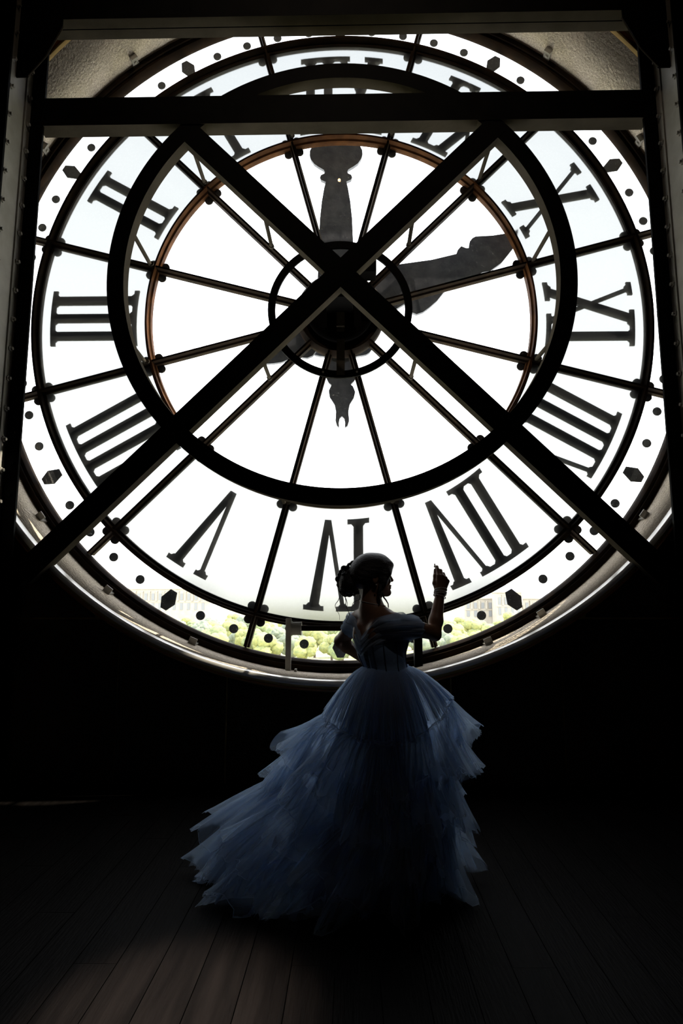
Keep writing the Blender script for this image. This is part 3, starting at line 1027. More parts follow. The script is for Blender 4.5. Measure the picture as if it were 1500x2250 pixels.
def surface(F, xs, ys, zs):
    """surface nets: one vertex per cell the surface crosses"""
    S_ = F < 0
    c = S_[:-1, :-1, :-1].astype(np.int8)
    c = c.copy()
    for i in (0, 1):
        for j in (0, 1):
            for k in (0, 1):
                if i + j + k:
                    c += S_[i:i + S_.shape[0] - 1, j:j + S_.shape[1] - 1, k:k + S_.shape[2] - 1]
    act = np.argwhere((c > 0) & (c < 8))
    idx = np.full(c.shape, -1, np.int32)
    idx[act[:, 0], act[:, 1], act[:, 2]] = np.arange(len(act))
    A = [xs, ys, zs]
    acc = np.zeros((len(act), 3))
    cnt = np.zeros(len(act))
    corners = [(i, j, k) for i in (0, 1) for j in (0, 1) for k in (0, 1)]
    for a in corners:
        for b in corners:
            if sum(abs(a[q] - b[q]) for q in range(3)) != 1 or a > b: continue
            fa = F[act[:, 0] + a[0], act[:, 1] + a[1], act[:, 2] + a[2]]
            fb = F[act[:, 0] + b[0], act[:, 1] + b[1], act[:, 2] + b[2]]
            m = (fa < 0) != (fb < 0)
            t = np.where(m, fa / np.where(m, fa - fb, 1), 0)
            for q in range(3):
                pa, pb = A[q][act[:, q] + a[q]], A[q][act[:, q] + b[q]]
                acc[:, q] += np.where(m, pa + (pb - pa) * t, 0)
            cnt += m
    V = acc / cnt[:, None]
    quads = []
    for ax in range(3):
        u, v = (ax + 1) % 3, (ax + 2) % 3
        s0 = [slice(None)] * 3; s1 = [slice(None)] * 3
        s0[ax] = slice(0, -1); s1[ax] = slice(1, None)
        e = np.argwhere(S_[tuple(s0)] != S_[tuple(s1)])
        ok = (e[:, u] > 0) & (e[:, v] > 0) & (e[:, u] < c.shape[u]) & (e[:, v] < c.shape[v])
        e = e[ok]
        flip = S_[e[:, 0], e[:, 1], e[:, 2]]
        q = []
        for du, dv in ((-1, -1), (0, -1), (0, 0), (-1, 0)):
            g = e.copy()
            g[:, u] += du; g[:, v] += dv
            q.append(idx[g[:, 0], g[:, 1], g[:, 2]])
        q = np.stack(q, 1)
        q[~flip] = q[~flip][:, ::-1]
        quads.append(q)
    Q = np.concatenate(quads)
    return V, Q


def np_mesh(name, V, Q, m_, smooth=True):
    me = bpy.data.meshes.new(name)
    V = np.asarray(V, float) - np.array(PB)
    me.vertices.add(len(V))
    me.vertices.foreach_set('co', V.astype(np.float32).ravel())
    n = Q.shape[1]
    me.loops.add(Q.size)
    me.loops.foreach_set('vertex_index', Q.astype(np.int32).ravel())
    me.polygons.add(len(Q))
    me.polygons.foreach_set('loop_start', np.arange(0, Q.size, n, dtype=np.int32))
    me.update(calc_edges=True)
    me.validate()
    if smooth: me.polygons.foreach_set('use_smooth', [True] * len(me.polygons))
    me.materials.append(m_)
    return me


def largest(V, Q):
    """keeps the one connected piece with most vertices"""
    lab = np.arange(len(V))
    for _ in range(400):
        m = lab[Q].min(1)
        new = lab.copy()
        for k in range(4): np.minimum.at(new, Q[:, k], m)
        new = new[new]
        if (new == lab).all(): break
        lab = new
    u, c = np.unique(lab, return_counts=True)
    keep = lab == u[np.argmax(c)]
    ix = np.cumsum(keep) - 1
    q = Q[keep[Q[:, 0]]]
    return V[keep], ix[q]


def relax(V, Q, it=2, w=0.5):
    """a little smoothing"""
    n = len(V)
    for _ in range(it):
        s = np.zeros_like(V); c = np.zeros(n)
        for a, b in ((0, 1), (1, 2), (2, 3), (3, 0)):
            np.add.at(s, Q[:, a], V[Q[:, b]]); np.add.at(c, Q[:, a], 1)
            np.add.at(s, Q[:, b], V[Q[:, a]]); np.add.at(c, Q[:, b], 1)
        V = V * (1 - w) + w * s / c[:, None]
    return V


v3 = lambda *a: np.array(a, float)
SF = v3(0.82, 0.57, 0); SL_ = v3(-0.57, 0.82, 0)          # chest front, her left
WFr = v3(0.90, 0.43, 0); WLf = v3(-0.43, 0.90, 0)         # waist / hips
HF = v3(0.985, 0.17, 0); HL = v3(-0.17, 0.985, 0)         # head
TC, WC = v3(0.240, 0, 0), v3(0.295, 0, 0)
SR = v3(0.330, -0.125, 1.300); SLp = v3(0.152, 0.125, 1.310)
ER = v3(0.556, 0.035, 1.236); WR = v3(0.603, 0.100, 1.452)
EL = v3(0.040, 0.320, 1.175); WL = v3(0.168, 0.165, 1.090)
HC = v3(0.230, 0.000, 1.555)
hd = lambda f, l, z: HC + HF * f + HL * l + v3(0, 0, z)

torso = SDF()
torso.ell(TC + v3(0.005, 0, 1.205), (0.092, 0.142, 0.155), SF[:2], 0.05)
torso.ell(v3(0.272, 0, 1.140), (0.092, 0.122, 0.11), (0.86, 0.5), 0.05)
torso.ell(WC + v3(0, 0, 1.060), (0.084, 0.106, 0.13), WFr[:2], 0.05)
torso.ell(WC + v3(0, 0, 0.920), (0.120, 0.160, 0.15), WFr[:2], 0.06)
for s in (-1, 1):
    torso.ell(TC + SF * 0.085 + SL_ * 0.068 * s + v3(0, 0, 1.205), (0.055, 0.062, 0.062), SF[:2], 0.04)
    torso.ell(WC - WFr * 0.065 + WLf * 0.07 * s + v3(0, 0, 0.885), (0.075, 0.085, 0.09), WFr[:2], 0.05)
ntorso = len(torso.p)
upper = SDF(); upper.p = list(torso.p)
upper.cone(SR, SLp, 0.046, 0.046, 0.06)
upper.cone(v3(0.212, 0, 1.385), SR * 0.6 + v3(0.212, 0, 1.36) * 0.4, 0.045, 0.040, 0.05)
upper.cone(v3(0.212, 0, 1.385), SLp * 0.6 + v3(0.212, 0, 1.36) * 0.4, 0.045, 0.040, 0.05)
stub = SDF(); stub.p = list(upper.p)
stub.cone(SR, SR * 0.56 + ER * 0.44, 0.050, 0.048, 0.04)
stub.cone(SLp, SLp * 0.56 + EL * 0.44, 0.049, 0.045, 0.04)

body = SDF(); body.p = list(upper.p)
for s in (-1, 1):      # shoulder blades
    body.ell(TC - SF * 0.072 + SL_ * 0.068 * s + v3(0, 0, 1.235), (0.026, 0.034, 0.055), SF[:2], 0.03)
body.cone(TC - SF * 0.112 + v3(0, 0, 1.33), TC - SF * 0.118 + v3(0, 0, 1.16), 0.013, 0.013, 0.03, -1)   # spine furrow
body.cone(v3(0.215, 0, 1.33), v3(0.213, 0, 1.475), 0.054, 0.046, 0.035)
body.chain([SR, SR * 0.5 + ER * 0.5, ER], [0.050, 0.046, 0.037], 0.02)
body.chain([ER, ER * 0.68 + WR * 0.32, WR], [0.037, 0.0385, 0.0245], 0.015)
body.ell(ER + v3(0.012, 0, -0.016), (0.022, 0.022, 0.022), (1, 0), 0.02)
body.chain([SLp, SLp * 0.5 + EL * 0.5, EL], [0.049, 0.043, 0.036], 0.02)
body.chain([EL, EL * 0.68 + WL * 0.32, WL], [0.036, 0.037, 0.025], 0.015)
# legs and heeled feet
for s in (-1, 1):
    hp = WC + WLf * 0.088 * s + v3(0, 0, 0.88)
    kn = WC + WLf * 0.075 * s + WFr * 0.02 + v3(0, 0, 0.48)
    an = WC + WLf * 0.065 * s - WFr * 0.02 + v3(0, 0, 0.115)
    cf = kn * 0.65 + an * 0.35 - WFr * 0.018
    body.chain([hp, hp * 0.5 + kn * 0.5, kn], [0.092, 0.076, 0.056], 0.03)
    body.chain([kn, cf, an], [0.055, 0.054, 0.036], 0.02)
    toe = an + WFr * 0.15 + v3(0, 0, -0.085)
    body.chain([an + v3(0, 0, -0.015) - WFr * 0.02, an + WFr * 0.07 + v3(0, 0, -0.045), toe], [0.036, 0.032, 0.024], 0.02)
# head
body.ell(hd(-0.012, 0, 0.022), (0.094, 0.073, 0.082), HF[:2], 0.02)
body.ell(hd(0.028, 0, -0.036), (0.060, 0.057, 0.080), HF[:2], 0.03)
body.ell(hd(0.045, 0, 0.040), (0.047, 0.052, 0.040), HF[:2], 0.03)
body.cone(hd(0.022, 0.040, -0.080), hd(0.068, 0.010, -0.098), 0.018, 0.016, 0.025)
body.cone(hd(0.022, -0.040, -0.080), hd(0.068, -0.010, -0.098), 0.018, 0.016, 0.025)
body.ell(hd(0.078, 0, -0.099), (0.016, 0.017, 0.015), HF[:2], 0.014)
body.cone(hd(0.078, 0.012, 0.018), hd(0.068, 0.042, 0.012), 0.009, 0.007, 0.012)
body.cone(hd(0.078, -0.012, 0.018), hd(0.068, -0.042, 0.012), 0.009, 0.007, 0.012)
for s in (-1, 1):
    body.ell(hd(0.083, 0.030 * s, -0.003), (0.013, 0.016, 0.011), HF[:2], 0.012, -1)
    body.ell(hd(0.066, 0.030 * s, -0.003), (0.0125, 0.0135, 0.0115), HF[:2], 0.004)
    body.ell(hd(0.062, 0.042 * s, -0.036), (0.022, 0.020, 0.020), HF[:2], 0.02)
    body.ell(hd(0.086, 0.0085 * s, -0.037), (0.009, 0.0065, 0.0065), HF[:2], 0.006)
    body.ell(hd(-0.008, 0.070 * s, -0.024), (0.017, 0.008, 0.030), HF[:2], 0.008)
    body.ell(hd(-0.006, 0.079 * s, -0.022), (0.009, 0.006, 0.016), HF[:2], 0.006, -1)
body.cone(hd(0.080, 0, 0.004), hd(0.101, 0, -0.031), 0.0085, 0.0088, 0.010)
body.ell(hd(0.0865, 0, -0.0615), (0.011, 0.020, 0.0062), HF[:2], 0.006)
body.ell(hd(0.0845, 0, -0.0735), (0.0115, 0.017, 0.0068), HF[:2], 0.006)
body.cone(hd(0.098, -0.022, -0.0675), hd(0.098, 0.022, -0.0675), 0.003, 0.003, 0.004, -1)

# raised right hand: back of the hand to the room, fingers closed in a loose pinch, thumb on the left
hx = v3(0.93, 0.30, -0.20)         # across the knuckles, index -> little finger
hx = hx / np.linalg.norm(hx)
hu = v3(0.14, 0.22, 0.96); hu = hu - hx * (hu @ hx); hu = hu / np.linalg.norm(hu)
hp_ = np.cross(hx, hu)             # palm side
if hp_[1] < 0: hp_ = -hp_
PW_ = WR
hb_ = lambda a, b, c: PW_ + hx * a + hu * b + hp_ * c     # across, up, towards the palm
kn = [hb_(-0.020, 0.098, 0.000), hb_(0.002, 0.100, -0.003), hb_(0.023, 0.093, -0.001), hb_(0.042, 0.081, 0.004)]
for i in range(4):
    body.cone(hb_((-0.012, -0.002, 0.008, 0.016)[i], 0.012, 0.004), kn[i], 0.0165, 0.0115, 0.016)
fing = [
    [kn[0], hb_(-0.019, 0.139, 0.016), hb_(-0.020, 0.158, 0.030), hb_(-0.024, 0.164, 0.048)],
    [kn[1], hb_(0.000, 0.138, 0.020), hb_(-0.004, 0.136, 0.044), hb_(-0.012, 0.120, 0.056)],
    [kn[2], hb_(0.022, 0.125, 0.026), hb_(0.016, 0.116, 0.050), hb_(0.008, 0.096, 0.052)],
    [kn[3], hb_(0.040, 0.105, 0.025), hb_(0.034, 0.094, 0.044), hb_(0.027, 0.077, 0.045)]]
for fgr, r in zip(fing, (0.0092, 0.0094, 0.0088, 0.0078)):
    body.chain(fgr, [r * 1.18, r * 1.03, r * 0.95, r * 0.78], 0.005)
body.chain([hb_(-0.012, 0.020, 0.012), hb_(-0.027, 0.058, 0.020), hb_(-0.027, 0.102, 0.026), hb_(-0.026, 0.140, 0.036)], [0.017, 0.0145, 0.0115, 0.0085], 0.008)
nail_tip = fing[0][3]
# left hand on the hip
lh = v3(0.62, -0.72, -0.30); lh = lh / np.linalg.norm(lh)          # wrist -> fingers
ld = v3(0.1, -0.30, -0.95); ld = ld - lh * (ld @ lh); ld = ld / np.linalg.norm(ld)
ln = np.cross(lh, ld)
if ln[0] < 0: ln = -ln
lb = lambda a, b, c: WL + lh * a + ld * b + ln * c
for i in range(4):
    b0 = (-0.022, -0.007, 0.009, 0.024)[i]
    body.cone(lb(0.008, b0 * 0.55, 0), lb(0.078, b0 * 1.25, 0.004), 0.015, 0.011, 0.014)
    ln_ = (0.062, 0.070, 0.065, 0.052)[i]
    body.chain([lb(0.078, b0 * 1.25, 0.004), lb(0.078 + ln_ * 0.55, b0 * 1.4, 0.014), lb(0.078 + ln_ * 0.85, b0 * 1.45, 0.034)], [0.010, 0.009, 0.0072], 0.005)
body.chain([lb(0.012, -0.018, 0.004), lb(0.045, -0.046, 0.012), lb(0.070, -0.062, 0.022)], [0.014, 0.011, 0.008], 0.008)

gx = np.concatenate([np.arange(-0.02, 0.14, 0.005), np.arange(0.14, 0.71, 0.0028)])
gy = np.arange(-0.27, 0.41, 0.0036)
gz = np.concatenate([np.arange(-0.01, 1.03, 0.008), np.arange(1.03, 1.39, 0.0045), np.arange(1.39, 1.68, 0.0026)])
Fb = body.grid(gx, gy, gz)
Vb, Qb = surface(Fb, gx, gy, gz)
del Fb
Vb, Qb = largest(Vb, Qb)
Vb = relax(Vb, Qb, 1, 0.35)

M['skin'] = mat('warm brown skin', (0.22, 0.11, 0.062), 0.5, (0.25, 0.13, 0.075), 12, spec=0.35)
M['hair'] = mat('black hair', (0.008, 0.006, 0.006), 0.42, (0.016, 0.011, 0.010), 3, 0.5, spec=0.4, bscale=18, stretch=(2, 12, 9))
person = tag(link('person', np_mesh('person', Vb, Qb, M['skin']), None, (PB.x, YW, 0)),
             'woman in pale blue tulle ball gown, back turned, right fist raised, left hand on hip', 'person')
pl = lambda p: Vector(p) - PB


def pobj(name, V, Q, m_, parent=None, smooth=True):
    return link(name, np_mesh(name, V, Q, m_, smooth), parent or person)


def ptube(name, pts, r, m_, parent=None, n=6):
    mb = MB().tube([pl(p) for p in pts], r, n)
    return mb.build(name, m_, parent or person, smooth=True)


# lips, eyebrows, lashes, nail
lipm = mat('lip colour', (0.20, 0.04, 0.035), 0.4)
for s in (-1, 1):
    ptube('eyebrow', [hd(0.0905, 0.012 * s, 0.017), hd(0.086, 0.028 * s, 0.023), hd(0.073, 0.045 * s, 0.019)], [0.0022, 0.0026, 0.001], M['hair'])
    ptube('eyelash', [hd(0.078, 0.018 * s, 0.003), hd(0.0835, 0.030 * s, 0.006), hd(0.076, 0.043 * s, 0.003)], [0.0012, 0.0026, 0.0014], M['hair'])
b = bmesh.new()
bmesh.ops.create_uvsphere(b, u_segments=10, v_segments=6, radius=0.0062)
me = bpy.data.meshes.new('fingernail'); b.to_mesh(me); b.free()
me.materials.append(mat('nail varnish', (0.4, 0.25, 0.22), 0.25))
nl = link('fingernail', me, person, loc=pl(nail_tip + hu * 0.010 + hp_ * 0.004))
nl.scale = (0.6, 0.4, 1.4)

# hair
hair = SDF()
hair.ell(hd(-0.020, 0, 0.028), (0.106, 0.088, 0.091), HF[:2], 0.02)
hair.ell(hd(0.030, 0, 0.046), (0.066, 0.074, 0.064), HF[:2], 0.03)
hair.ell(hd(-0.075, 0, -0.012), (0.070, 0.072, 0.066), HF[:2], 0.04)
for s in (-1, 1):
    hair.chain([hd(0.082, 0.040 * s, 0.050), hd(0.060, 0.064 * s, 0.005), hd(0.040, 0.068 * s, -0.045), hd(0.030, 0.066 * s, -0.082)], [0.016, 0.015, 0.013, 0.008], 0.03)
hair.ell(hd(0.100, 0, -0.030), (0.042, 0.060, 0.080), HF[:2], 0.006, -1)
hair.ell(hd(0.02, 0, -0.115), (0.075, 0.060, 0.060), HF[:2], 0.01, -1)
hx_ = np.arange(-0.02, 0.36, 0.0032); hy_ = np.arange(-0.12, 0.12, 0.0032); hz_ = np.arange(1.42, 1.69, 0.0032)
F_ = hair.grid(hx_, hy_, hz_)
V_, Q_ = surface(F_, hx_, hy_, hz_)
V_, Q_ = largest(V_, Q_)
# strand relief
V_ = V_ + 0.0010 * np.sin((V_[:, 2:3] * 190 + V_[:, 0:1] * 60 + 3 * np.sin(V_[:, 1:2] * 40)))* np.array([[0.3, 0.7, 0.6]])
hair_o = pobj('hair', V_, Q_, M['hair'])
bun = SDF()
bun.ell(v3(0.098, 0.0, 1.512), (0.064, 0.066, 0.066), (1, 0), 0.02)
r_ = random.Random(11)
F_ = bun.grid(hx_, hy_, hz_)
V_, Q_ = surface(F_, hx_, hy_, hz_)
bun_o = pobj('bun', V_, Q_, M['hair'])
bc = v3(0.098, 0, 1.512)
for i in range(34):
    # curls wound over the bun
    a = r_.uniform(0, 2 * PI); e = r_.uniform(-1.1, 1.35)
    n_ = v3(math.cos(a) * math.cos(e), math.sin(a) * math.cos(e), math.sin(e))
    if n_[0] > 0.75: continue
    c = bc + n_ * r_.uniform(0.058, 0.068)
    u_ = np.cross(n_, v3(r_.uniform(-1, 1), r_.uniform(-1, 1), r_.uniform(-1, 1))); u_ /= np.linalg.norm(u_)
    w_ = np.cross(n_, u_)
    R_ = r_.uniform(0.014, 0.024)
    pts = []
    for k in range(22):
        t = k / 21 * 2 * PI * r_.choice((1.15, 1.15, 1.15))
        rr = R_ * (1 - 0.25 * k / 21)
        pts.append(c + u_ * rr * math.cos(t) + w_ * rr * math.sin(t) + n_ * (0.004 * math.sin(2 * t) + 0.008 * k / 21))
    ptube('curl', pts, [0.0035 + 0.0045 * math.sin(PI * k / 21) for k in range(22)], M['hair'], bun_o, 7)
for (cx_, cz_, R_) in ((0.075, 1.588, 0.017), (0.050, 1.570, 0.015), (0.040, 1.555, 0.013), (0.095, 1.605, 0.016), (0.030, 1.535, 0.014), (0.060, 1.592, 0.013), (0.112, 1.617, 0.016)):
    pts = [v3(cx_ + 0.006 + R_ * 0.8 * math.cos(t), 0.012 * math.sin(0.5 * t) - 0.01, cz_ - 0.004 + R_ * 0.8 * math.sin(t)) for t in np.linspace(0, 2 * PI * 1.1, 22)]
    ptube('curl', pts, [0.004 + 0.005 * math.sin(PI * k / 21) for k in range(22)], M['hair'], bun_o, 7)


def px(x, y, yy=0.0):
    """tendril knots given as height and sideways position in metres from the crown"""
    return v3(x, yy, y)


for pts in ([(0.046, 1.445), (0.034, 1.415), (0.020, 1.395), (0.019, 1.378), (0.030, 1.355), (0.040, 1.335), (0.041, 1.31)],
            [(0.070, 1.440), (0.076, 1.41), (0.075, 1.39), (0.087, 1.36), (0.093, 1.335), (0.082, 1.310), (0.074, 1.300), (0.085, 1.292), (0.105, 1.285)],
            [(0.058, 1.44), (0.072, 1.43), (0.083, 1.40), (0.080, 1.37)],
            [(0.152, 1.445), (0.148, 1.42), (0.118, 1.405), (0.108, 1.375), (0.107, 1.35)]):
    ps = [px(*p, yy=-0.015 + 0.01 * math.sin(i * 1.7)) for i, p in enumerate(pts)]
    # smooth the knots
    sm = []
    for i in range(len(ps) - 1):
        p0, p1, p2, p3 = ps[max(i - 1, 0)], ps[i], ps[i + 1], ps[min(i + 2, len(ps) - 1)]
        for t in np.linspace(0, 1, 5, endpoint=False):
            sm.append(0.5 * ((2 * p1) + (-p0 + p2) * t + (2 * p0 - 5 * p1 + 4 * p2 - p3) * t * t + (-p0 + 3 * p1 - 3 * p2 + p3) * t ** 3))
    sm.append(ps[-1])
    ptube('tendril', sm, [0.0024 * (1 - 0.7 * i / len(sm)) for i in range(len(sm))], M['hair'], hair_o, 5)
for off in (0.0, 0.004):
    ps = [v3(0.272, -0.055, 1.455), v3(0.280, -0.05, 1.43), v3(0.292, -0.05, 1.415), v3(0.303, -0.052, 1.395), v3(0.302 + off, -0.05, 1.374)]
    ptube('tendril', ps, [0.005, 0.0045, 0.004, 0.003, 0.001], M['hair'], hair_o, 6)
ps = [v3(0.262, -0.072, 1.50), v3(0.255, -0.074, 1.46), v3(0.252, -0.072, 1.43), v3(0.257, -0.074, 1.405), v3(0.250, -0.078, 1.385)]
ptube('tendril', ps, [0.012, 0.011, 0.009, 0.006, 0.002], M['hair'], hair_o, 7)

def trace(sdf, ctr, ang, z, off=0.0, r0=0.34):
    """points on the body surface seen from a vertical axis"""
    ang = np.asarray(ang, float); z = np.asarray(z, float)
    n = len(ang)
    r = np.full(n, r0)
    for _ in range(60):
        P_ = np.stack([ctr[0] + r * np.cos(ang), ctr[1] + r * np.sin(ang), z], 1)
        r = np.maximum(r - 0.7 * np.maximum(sdf.at(P_) - off, -0.01), 0.01)
    return np.stack([ctr[0] + r * np.cos(ang), ctr[1] + r * np.sin(ang), z], 1)



# jewellery
M['pearl'] = mat('pearl', (0.55, 0.50, 0.46), 0.25, spec=0.6)
ax = WR - ER; ax = ax / np.linalg.norm(ax)
ua = np.cross(ax, v3(0, 1, 0)); ua /= np.linalg.norm(ua); va = np.cross(ax, ua)


def beads(name, c, R_, rb, n, tilt):
    bm = bmesh.new()
    for i in range(n):
        t = 2 * PI * i / n
        p = c + ua * R_ * math.cos(t) + va * R_ * math.sin(t) + ax * tilt * math.cos(t + 0.6)
        bmesh.ops.create_icosphere(bm, subdivisions=2, radius=rb, matrix=Matrix.Translation(pl(p)))
    me = bpy.data.meshes.new(name)
    bm.to_mesh(me); bm.free()
    me.materials.append(M['pearl'])
    return link(name, me, person)


for d, R_, rb, n, tl in ((0.020, 0.0325, 0.0042, 24, -0.008), (0.006, 0.033, 0.0042, 24, -0.004), (-0.006, 0.033, 0.0034, 30, -0.006), (-0.018, 0.033, 0.0028, 36, 0.003)):
    beads('bracelet', WR + ax * d, R_, rb, n, tl)
an_ = np.linspace(0, 2 * PI, 49)
nk = [q for q in trace(body, (0.214, 0.0), an_, 1.398 - 0.014 * np.cos(an_), 0.0015, 0.12)]
ptube('necklace', nk, 0.0022, M['pearl'], n=6)
b = bmesh.new()
bmesh.ops.create_icosphere(b, subdivisions=2, radius=0.0055)
me = bpy.data.meshes.new('earring'); b.to_mesh(me); b.free(); me.materials.append(M['pearl'])
link('earring', me, person, loc=pl(hd(-0.004, -0.080, -0.058)))

# ---- bodice
M['satin'] = mat('pale blue satin', (0.22, 0.33, 0.50), 0.55, (0.25, 0.36, 0.54), 9, 0.15, spec=0.3, bscale=30)
M['navy'] = mat('dark blue cord', (0.03, 0.05, 0.10), 0.6)
bod = SDF(); bod.p = list(torso.p)
bx_ = np.arange(0.10, 0.50, 0.004); by_ = np.arange(-0.20, 0.22, 0.004); bz_ = np.arange(1.00, 1.32, 0.004)
F_ = bod.grid(bx_, by_, bz_) - 0.009
XX, YY, ZZ = bx_[:, None, None], by_[None, :, None], bz_[None, None, :]
front = ((XX - 0.24) * SF[0] + YY * SF[1]) / 0.1
top = 1.205 + 0.03 * np.clip(front, -1, 1)
F_ = np.maximum(F_, ZZ - top)
F_ = np.maximum(F_, 1.045 - ZZ).astype(np.float32)
V_, Q_ = surface(F_, bx_, by_, bz_)
bodice = pobj('bodice', V_, Q_, M['satin'])


back = math.atan2(-SF[1], -SF[0])
for da in (0.42, 0.85, 1.35, -0.6, -1.2, 2.0):
    zs_ = np.linspace(1.05, 1.20, 14)
    P_ = trace(bod, (0.285, 0.0), np.linspace(back + 0.12 + da, back + da, 14), zs_, 0.0105)
    ptube('boning', [p for p in P_], 0.0028, M['navy'], bodice, 6)
pts = []
for k in range(13):
    P_ = trace(bod, (0.285, 0.0), [back + 0.08 + (0.09 if k % 2 else -0.09)], [1.06 + 0.0115 * k], 0.014)
    pts.append(P_[0])
ptube('lacing', pts, 0.003, M['navy'], bodice, 6)
for da in (-0.06, 0.20):
    P_ = trace(bod, (0.285, 0.0), np.full(12, back + da), np.linspace(1.05, 1.2, 12), 0.011)
    ptube('lacing_edge', [p for p in P_], 0.004, M['satin'], bodice, 6)

# ---- off-the-shoulder tulle drape
M['tulle_dense'] = tulle_mat('gathered pale blue tulle', (0.50, 0.60, 0.74), 0.62, 0.5)
M['tulle'] = tulle_mat('pale blue tulle', (0.58, 0.73, 0.92), 0.27, 0.62)
M['tulle_hem'] = tulle_mat('tulle hem', (0.55, 0.66, 0.80), 0.40, 0.55)


def drape(layer, wid, off, amp, seed):
    na, nt_ = 260, 26
    an_ = np.linspace(0, 2 * PI, na, endpoint=False)
    rel = np.angle(np.exp(1j * (an_ - back)))          # 0 at the back
    side = np.abs(np.sin(rel / 2 * 1.0)) 
    zmid = 1.168 + 0.112 * np.sin(np.minimum(np.abs(rel), PI / 2)) ** 1.2 - 0.03 * np.maximum(np.abs(rel) - PI / 2, 0) / (PI / 2)
    half_ = wid * (0.75 + 0.35 * np.sin(np.minimum(np.abs(rel), PI / 2)))
    A_ = np.repeat(an_[:, None], nt_, 1); T_ = np.repeat(np.linspace(-1, 1, nt_)[None], na, 0)
    Zs = zmid[:, None] + half_[:, None] * T_
    P_ = trace(stub, (0.245, 0.0), A_.ravel(), Zs.ravel(), off).reshape(na, nt_, 3)
    # pull spikes together
    for _ in range(6):
        P_[:, :, :2] = 0.5 * P_[:, :, :2] + 0.25 * (np.roll(P_, 1, 0) + np.roll(P_, -1, 0))[:, :, :2]
    c = P_ - np.array([0.245, 0, 0]); c[:, :, 2] = 0
    c /= np.linalg.norm(c, axis=2, keepdims=True)
    ph = np.cumsum(0.04 * np.random.RandomState(seed).randn(na))
    ph -= np.linspace(0, ph[-1], na)
    fold = np.sin(T_ * 11 + seed + 1.2 * np.sin(A_ * 3 + seed) + ph[:, None]) + 0.6 * np.sin(T_ * 23 + 2.1 * np.sin(A_ * 2))
    P_ = P_ + c * (amp * fold[:, :, None] + 0.006)
    P_[:, :, 2] += 0.004 * np.sin(A_ * 7 + seed) * (T_ ** 2)
    i = np.arange(na)[:, None] * nt_ + np.arange(nt_ - 1)[None]
    j = ((np.arange(na) + 1) % na)[:, None] * nt_ + np.arange(nt_ - 1)[None]
    Q_ = np.stack([i, j, j + 1, i + 1], 2).reshape(-1, 4)
    return pobj('shoulder_drape', P_.reshape(-1, 3), Q_, M['tulle_dense'])


drape(0, 0.066, 0.006, 0.0035, 1)
drape(1, 0.060, 0.013, 0.0045, 5)

# ---- skirt: five gathered tiers of tulle, each in three loose layers
def loop(cx, cy, aR, aL, bB, bF, zR, zL, zB, zF, phi):
    c, s = np.cos(phi), np.sin(phi)
    x = cx + np.where(c > 0, aR, aL) * c
    y = cy + np.where(s > 0, bB, bF) * s
    wR, wL = np.where(c > 0, c * c, 0), np.where(c <= 0, c * c, 0)
    wB, wF = np.where(s > 0, s * s, 0), np.where(s <= 0, s * s, 0)
    z = wR * zR + wL * zL + wB * zB + wF * zF
    return np.stack([x, y, z], 1)


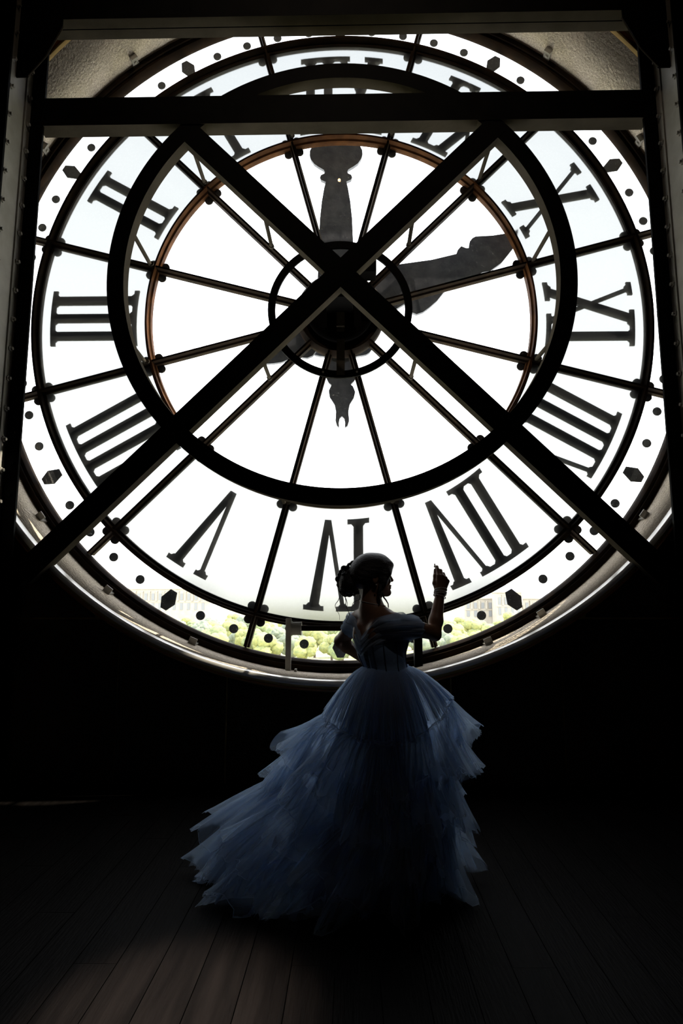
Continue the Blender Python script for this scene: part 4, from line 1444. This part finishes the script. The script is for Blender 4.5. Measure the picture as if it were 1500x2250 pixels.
def tier(seam, hem, layers, nf, amp, seed, puff, nphi=720, nt_=16, mat_='tulle', name='skirt_tier', ragged=0.03):
    tier_root = None
    for ly in range(layers):
        r = np.random.RandomState(seed * 17 + ly)
        phi = np.linspace(0, 2 * PI, nphi, endpoint=False)
        # gathered, irregular folds
        warp = sum(r.uniform(0.3, 1.0) / k * np.sin(k * phi + r.uniform(0, 6.28)) for k in (2, 3, 5, 7))
        f1 = np.sin(nf * phi + 2.2 * warp + r.uniform(0, 6.28))
        f2 = np.sin(nf * 2.3 * phi + 3 * warp + r.uniform(0, 6.28))
        f3 = np.sin(round(nf * 4.7) * phi + r.uniform(0, 6.28))
        mod = 0.6 + 0.4 * np.sin(3 * phi + r.uniform(0, 6.28)) * np.sin(7 * phi + r.uniform(0, 6.28))
        A0 = loop(*seam, phi); B0 = loop(*hem, phi)
        sc = 1 - 0.05 * ly
        B0 = A0 + (B0 - A0) * sc
        out = B0 - np.array([seam[0], seam[1], 0]); out[:, 2] = 0
        out /= np.linalg.norm(out, axis=1, keepdims=True)
        tan = np.stack([-out[:, 1], out[:, 0], np.zeros(nphi)], 1)
        rag = ragged * (1.5 * (np.abs(np.sin(6.5 * phi + 0.8 * warp + ly)) - 0.6) + 0.5 * f2 + 0.6 * np.sin(11 * phi + r.uniform(0, 6)) + 0.35 * r.randn(nphi))
        P_ = np.zeros((nphi, nt_, 3))
        for j in range(nt_):
            t = j / (nt_ - 1)
            tt = t * (1 + rag)
            h = np.power(tt, 0.62) if np.isscalar(tt) else np.power(np.maximum(tt, 0), puff)
            p = A0 + (B0 - A0) * np.stack([h, h, np.power(np.maximum(tt, 0), 1.25)], 1)
            g = amp * (t ** 0.8) * (0.25 + 0.75 * t)
            d = g * mod * (f1 + 0.45 * f2) + 0.004 * f3 * min(1, 3 * t + 0.3) + 0.0025 * f3
            p = p + out * d[:, None] + tan * (g * 0.5 * np.sin(nf * phi * 1.0 + 1.3 + 2 * warp))[:, None]
            big = np.sin(9 * phi + 1.6 * warp + seed + ly)
            p = p + out * (g * 1.0 * big)[:, None]
            p[:, 2] += g * 0.7 * np.sin(9 * phi + 1.6 * warp + seed + ly + 1.2)
            p[:, 2] += g * 0.35 * np.sin(nf * 1.3 * phi + 2 * warp + 1) * t
            p[:, 2] = np.maximum(p[:, 2], 0.004 + 0.006 * ly)
            P_[:, j] = p
        i = np.arange(nphi)[:, None] * nt_ + np.arange(nt_ - 1)[None]
        j = ((np.arange(nphi) + 1) % nphi)[:, None] * nt_ + np.arange(nt_ - 1)[None]
        Q_ = np.stack([i, j, j + 1, i + 1], 2).reshape(-1, 4)
        o_ = pobj(name if ly == 0 else 'tulle_layer', P_.reshape(-1, 3), Q_, M[mat_], tier_root)
        if ly == 0:
            tier_root = o_
            # the gathered seam cord and rolled hem
            k_ = np.arange(0, nphi, 4)
            ptube('gathered_seam', [P_[q, 0] + v3(0, 0, 0.003) + 0.004 * math.sin(q * 1.7) * out[q] for q in list(k_) + [0]], [0.004 + 0.002 * math.sin(q * .9) for q in range(len(k_) + 1)], M['tulle_hem'], tier_root, 5)
            k_ = np.arange(0, nphi, 2)
            ptube('rolled_hem', [P_[q, -1] for q in list(k_) + [0]], 0.0016, M['tulle_hem'], tier_root, 4)
    return tier_root


#        cx    cy    aR    aL    bB    bF    zR    zL    zB    zF
s1 = (0.295, 0.0, 0.108, 0.112, 0.10, 0.10, 1.066, 1.066, 1.066, 1.066)
h1 = (0.295, 0.0, 0.335, 0.340, 0.32, 0.30, 0.890, 0.800, 0.80, 0.720)
s2 = (0.295, 0.0, 0.335, 0.335, 0.31, 0.29, 0.895, 0.805, 0.80, 0.730)
h2 = (0.270, 0.0, 0.420, 0.500, 0.46, 0.36, 0.720, 0.640, 0.62, 0.480)
s3 = (0.270, 0.0, 0.400, 0.400, 0.40, 0.32, 0.740, 0.680, 0.62, 0.520)
h3 = (0.250, 0.0, 0.432, 0.560, 0.50, 0.40, 0.560, 0.430, 0.42, 0.300)
s4 = (0.250, 0.0, 0.380, 0.420, 0.40, 0.34, 0.600, 0.520, 0.44, 0.340)
h4 = (0.180, -0.02, 0.440, 0.775, 0.50, 0.42, 0.300, 0.230, 0.22, 0.120)
s5 = (0.200, -0.02, 0.420, 0.660, 0.42, 0.36, 0.360, 0.320, 0.24, 0.150)
h5 = (0.110, -0.04, 0.515, 0.740, 0.48, 0.44, 0.010, 0.010, 0.01, 0.008)
tier(s1, h1, 3, 30, 0.016, 1, 0.80, ragged=0.0)
tier(s2, h2, 3, 17, 0.062, 2, 0.80, ragged=0.06)
tier(s3, h3, 3, 19, 0.062, 3, 0.74, ragged=0.06)
tier(s4, h4, 3, 21, 0.075, 4, 0.78, ragged=0.06)
tier(s5, h5, 3, 24, 0.080, 5, 0.85, ragged=0.05)
# the bell-shaped flounce caught up at the back
tier((0.265, -0.285, 0.050, 0.055, 0.02, 0.03, 0.735, 0.735, 0.735, 0.72), (0.262, -0.335, 0.125, 0.130, 0.05, 0.075, 0.47, 0.47, 0.47, 0.44), 2, 11, 0.020, 9, 0.75, nphi=240, name='flounce', ragged=0.04)
# the lining underneath, made opaque and full length to block light through the skirt
lm_ = mat('blue lining', (0.045, 0.085, 0.17), 0.7, spec=0.1)
ph_ = np.linspace(0, 2 * PI, 160, endpoint=False)
rows_ = []
for t in np.linspace(0, 1, 14):
    lo_ = loop(0.295 - 0.10 * t ** 2, -0.02 * t, 0.10 + 0.28 * t ** 0.7, 0.105 + 0.40 * t ** 0.9, 0.09 + 0.22 * t ** 0.7, 0.09 + 0.24 * t ** 0.75, 0, 0, 0, 0, ph_)
    lo_[:, 2] = 1.06 - 1.045 * t
    lo_[:, :2] += (0.018 * t * np.sin(16 * ph_))[:, None] * np.stack([np.cos(ph_), np.sin(ph_)], 1)
    rows_.append(lo_)
P_ = np.stack(rows_, 1)
i = np.arange(160)[:, None] * 14 + np.arange(13)[None]
j = ((np.arange(160) + 1) % 160)[:, None] * 14 + np.arange(13)[None]
pobj('underskirt', P_.reshape(-1, 3), np.stack([i, j, j + 1, i + 1], 2).reshape(-1, 4), lm_)
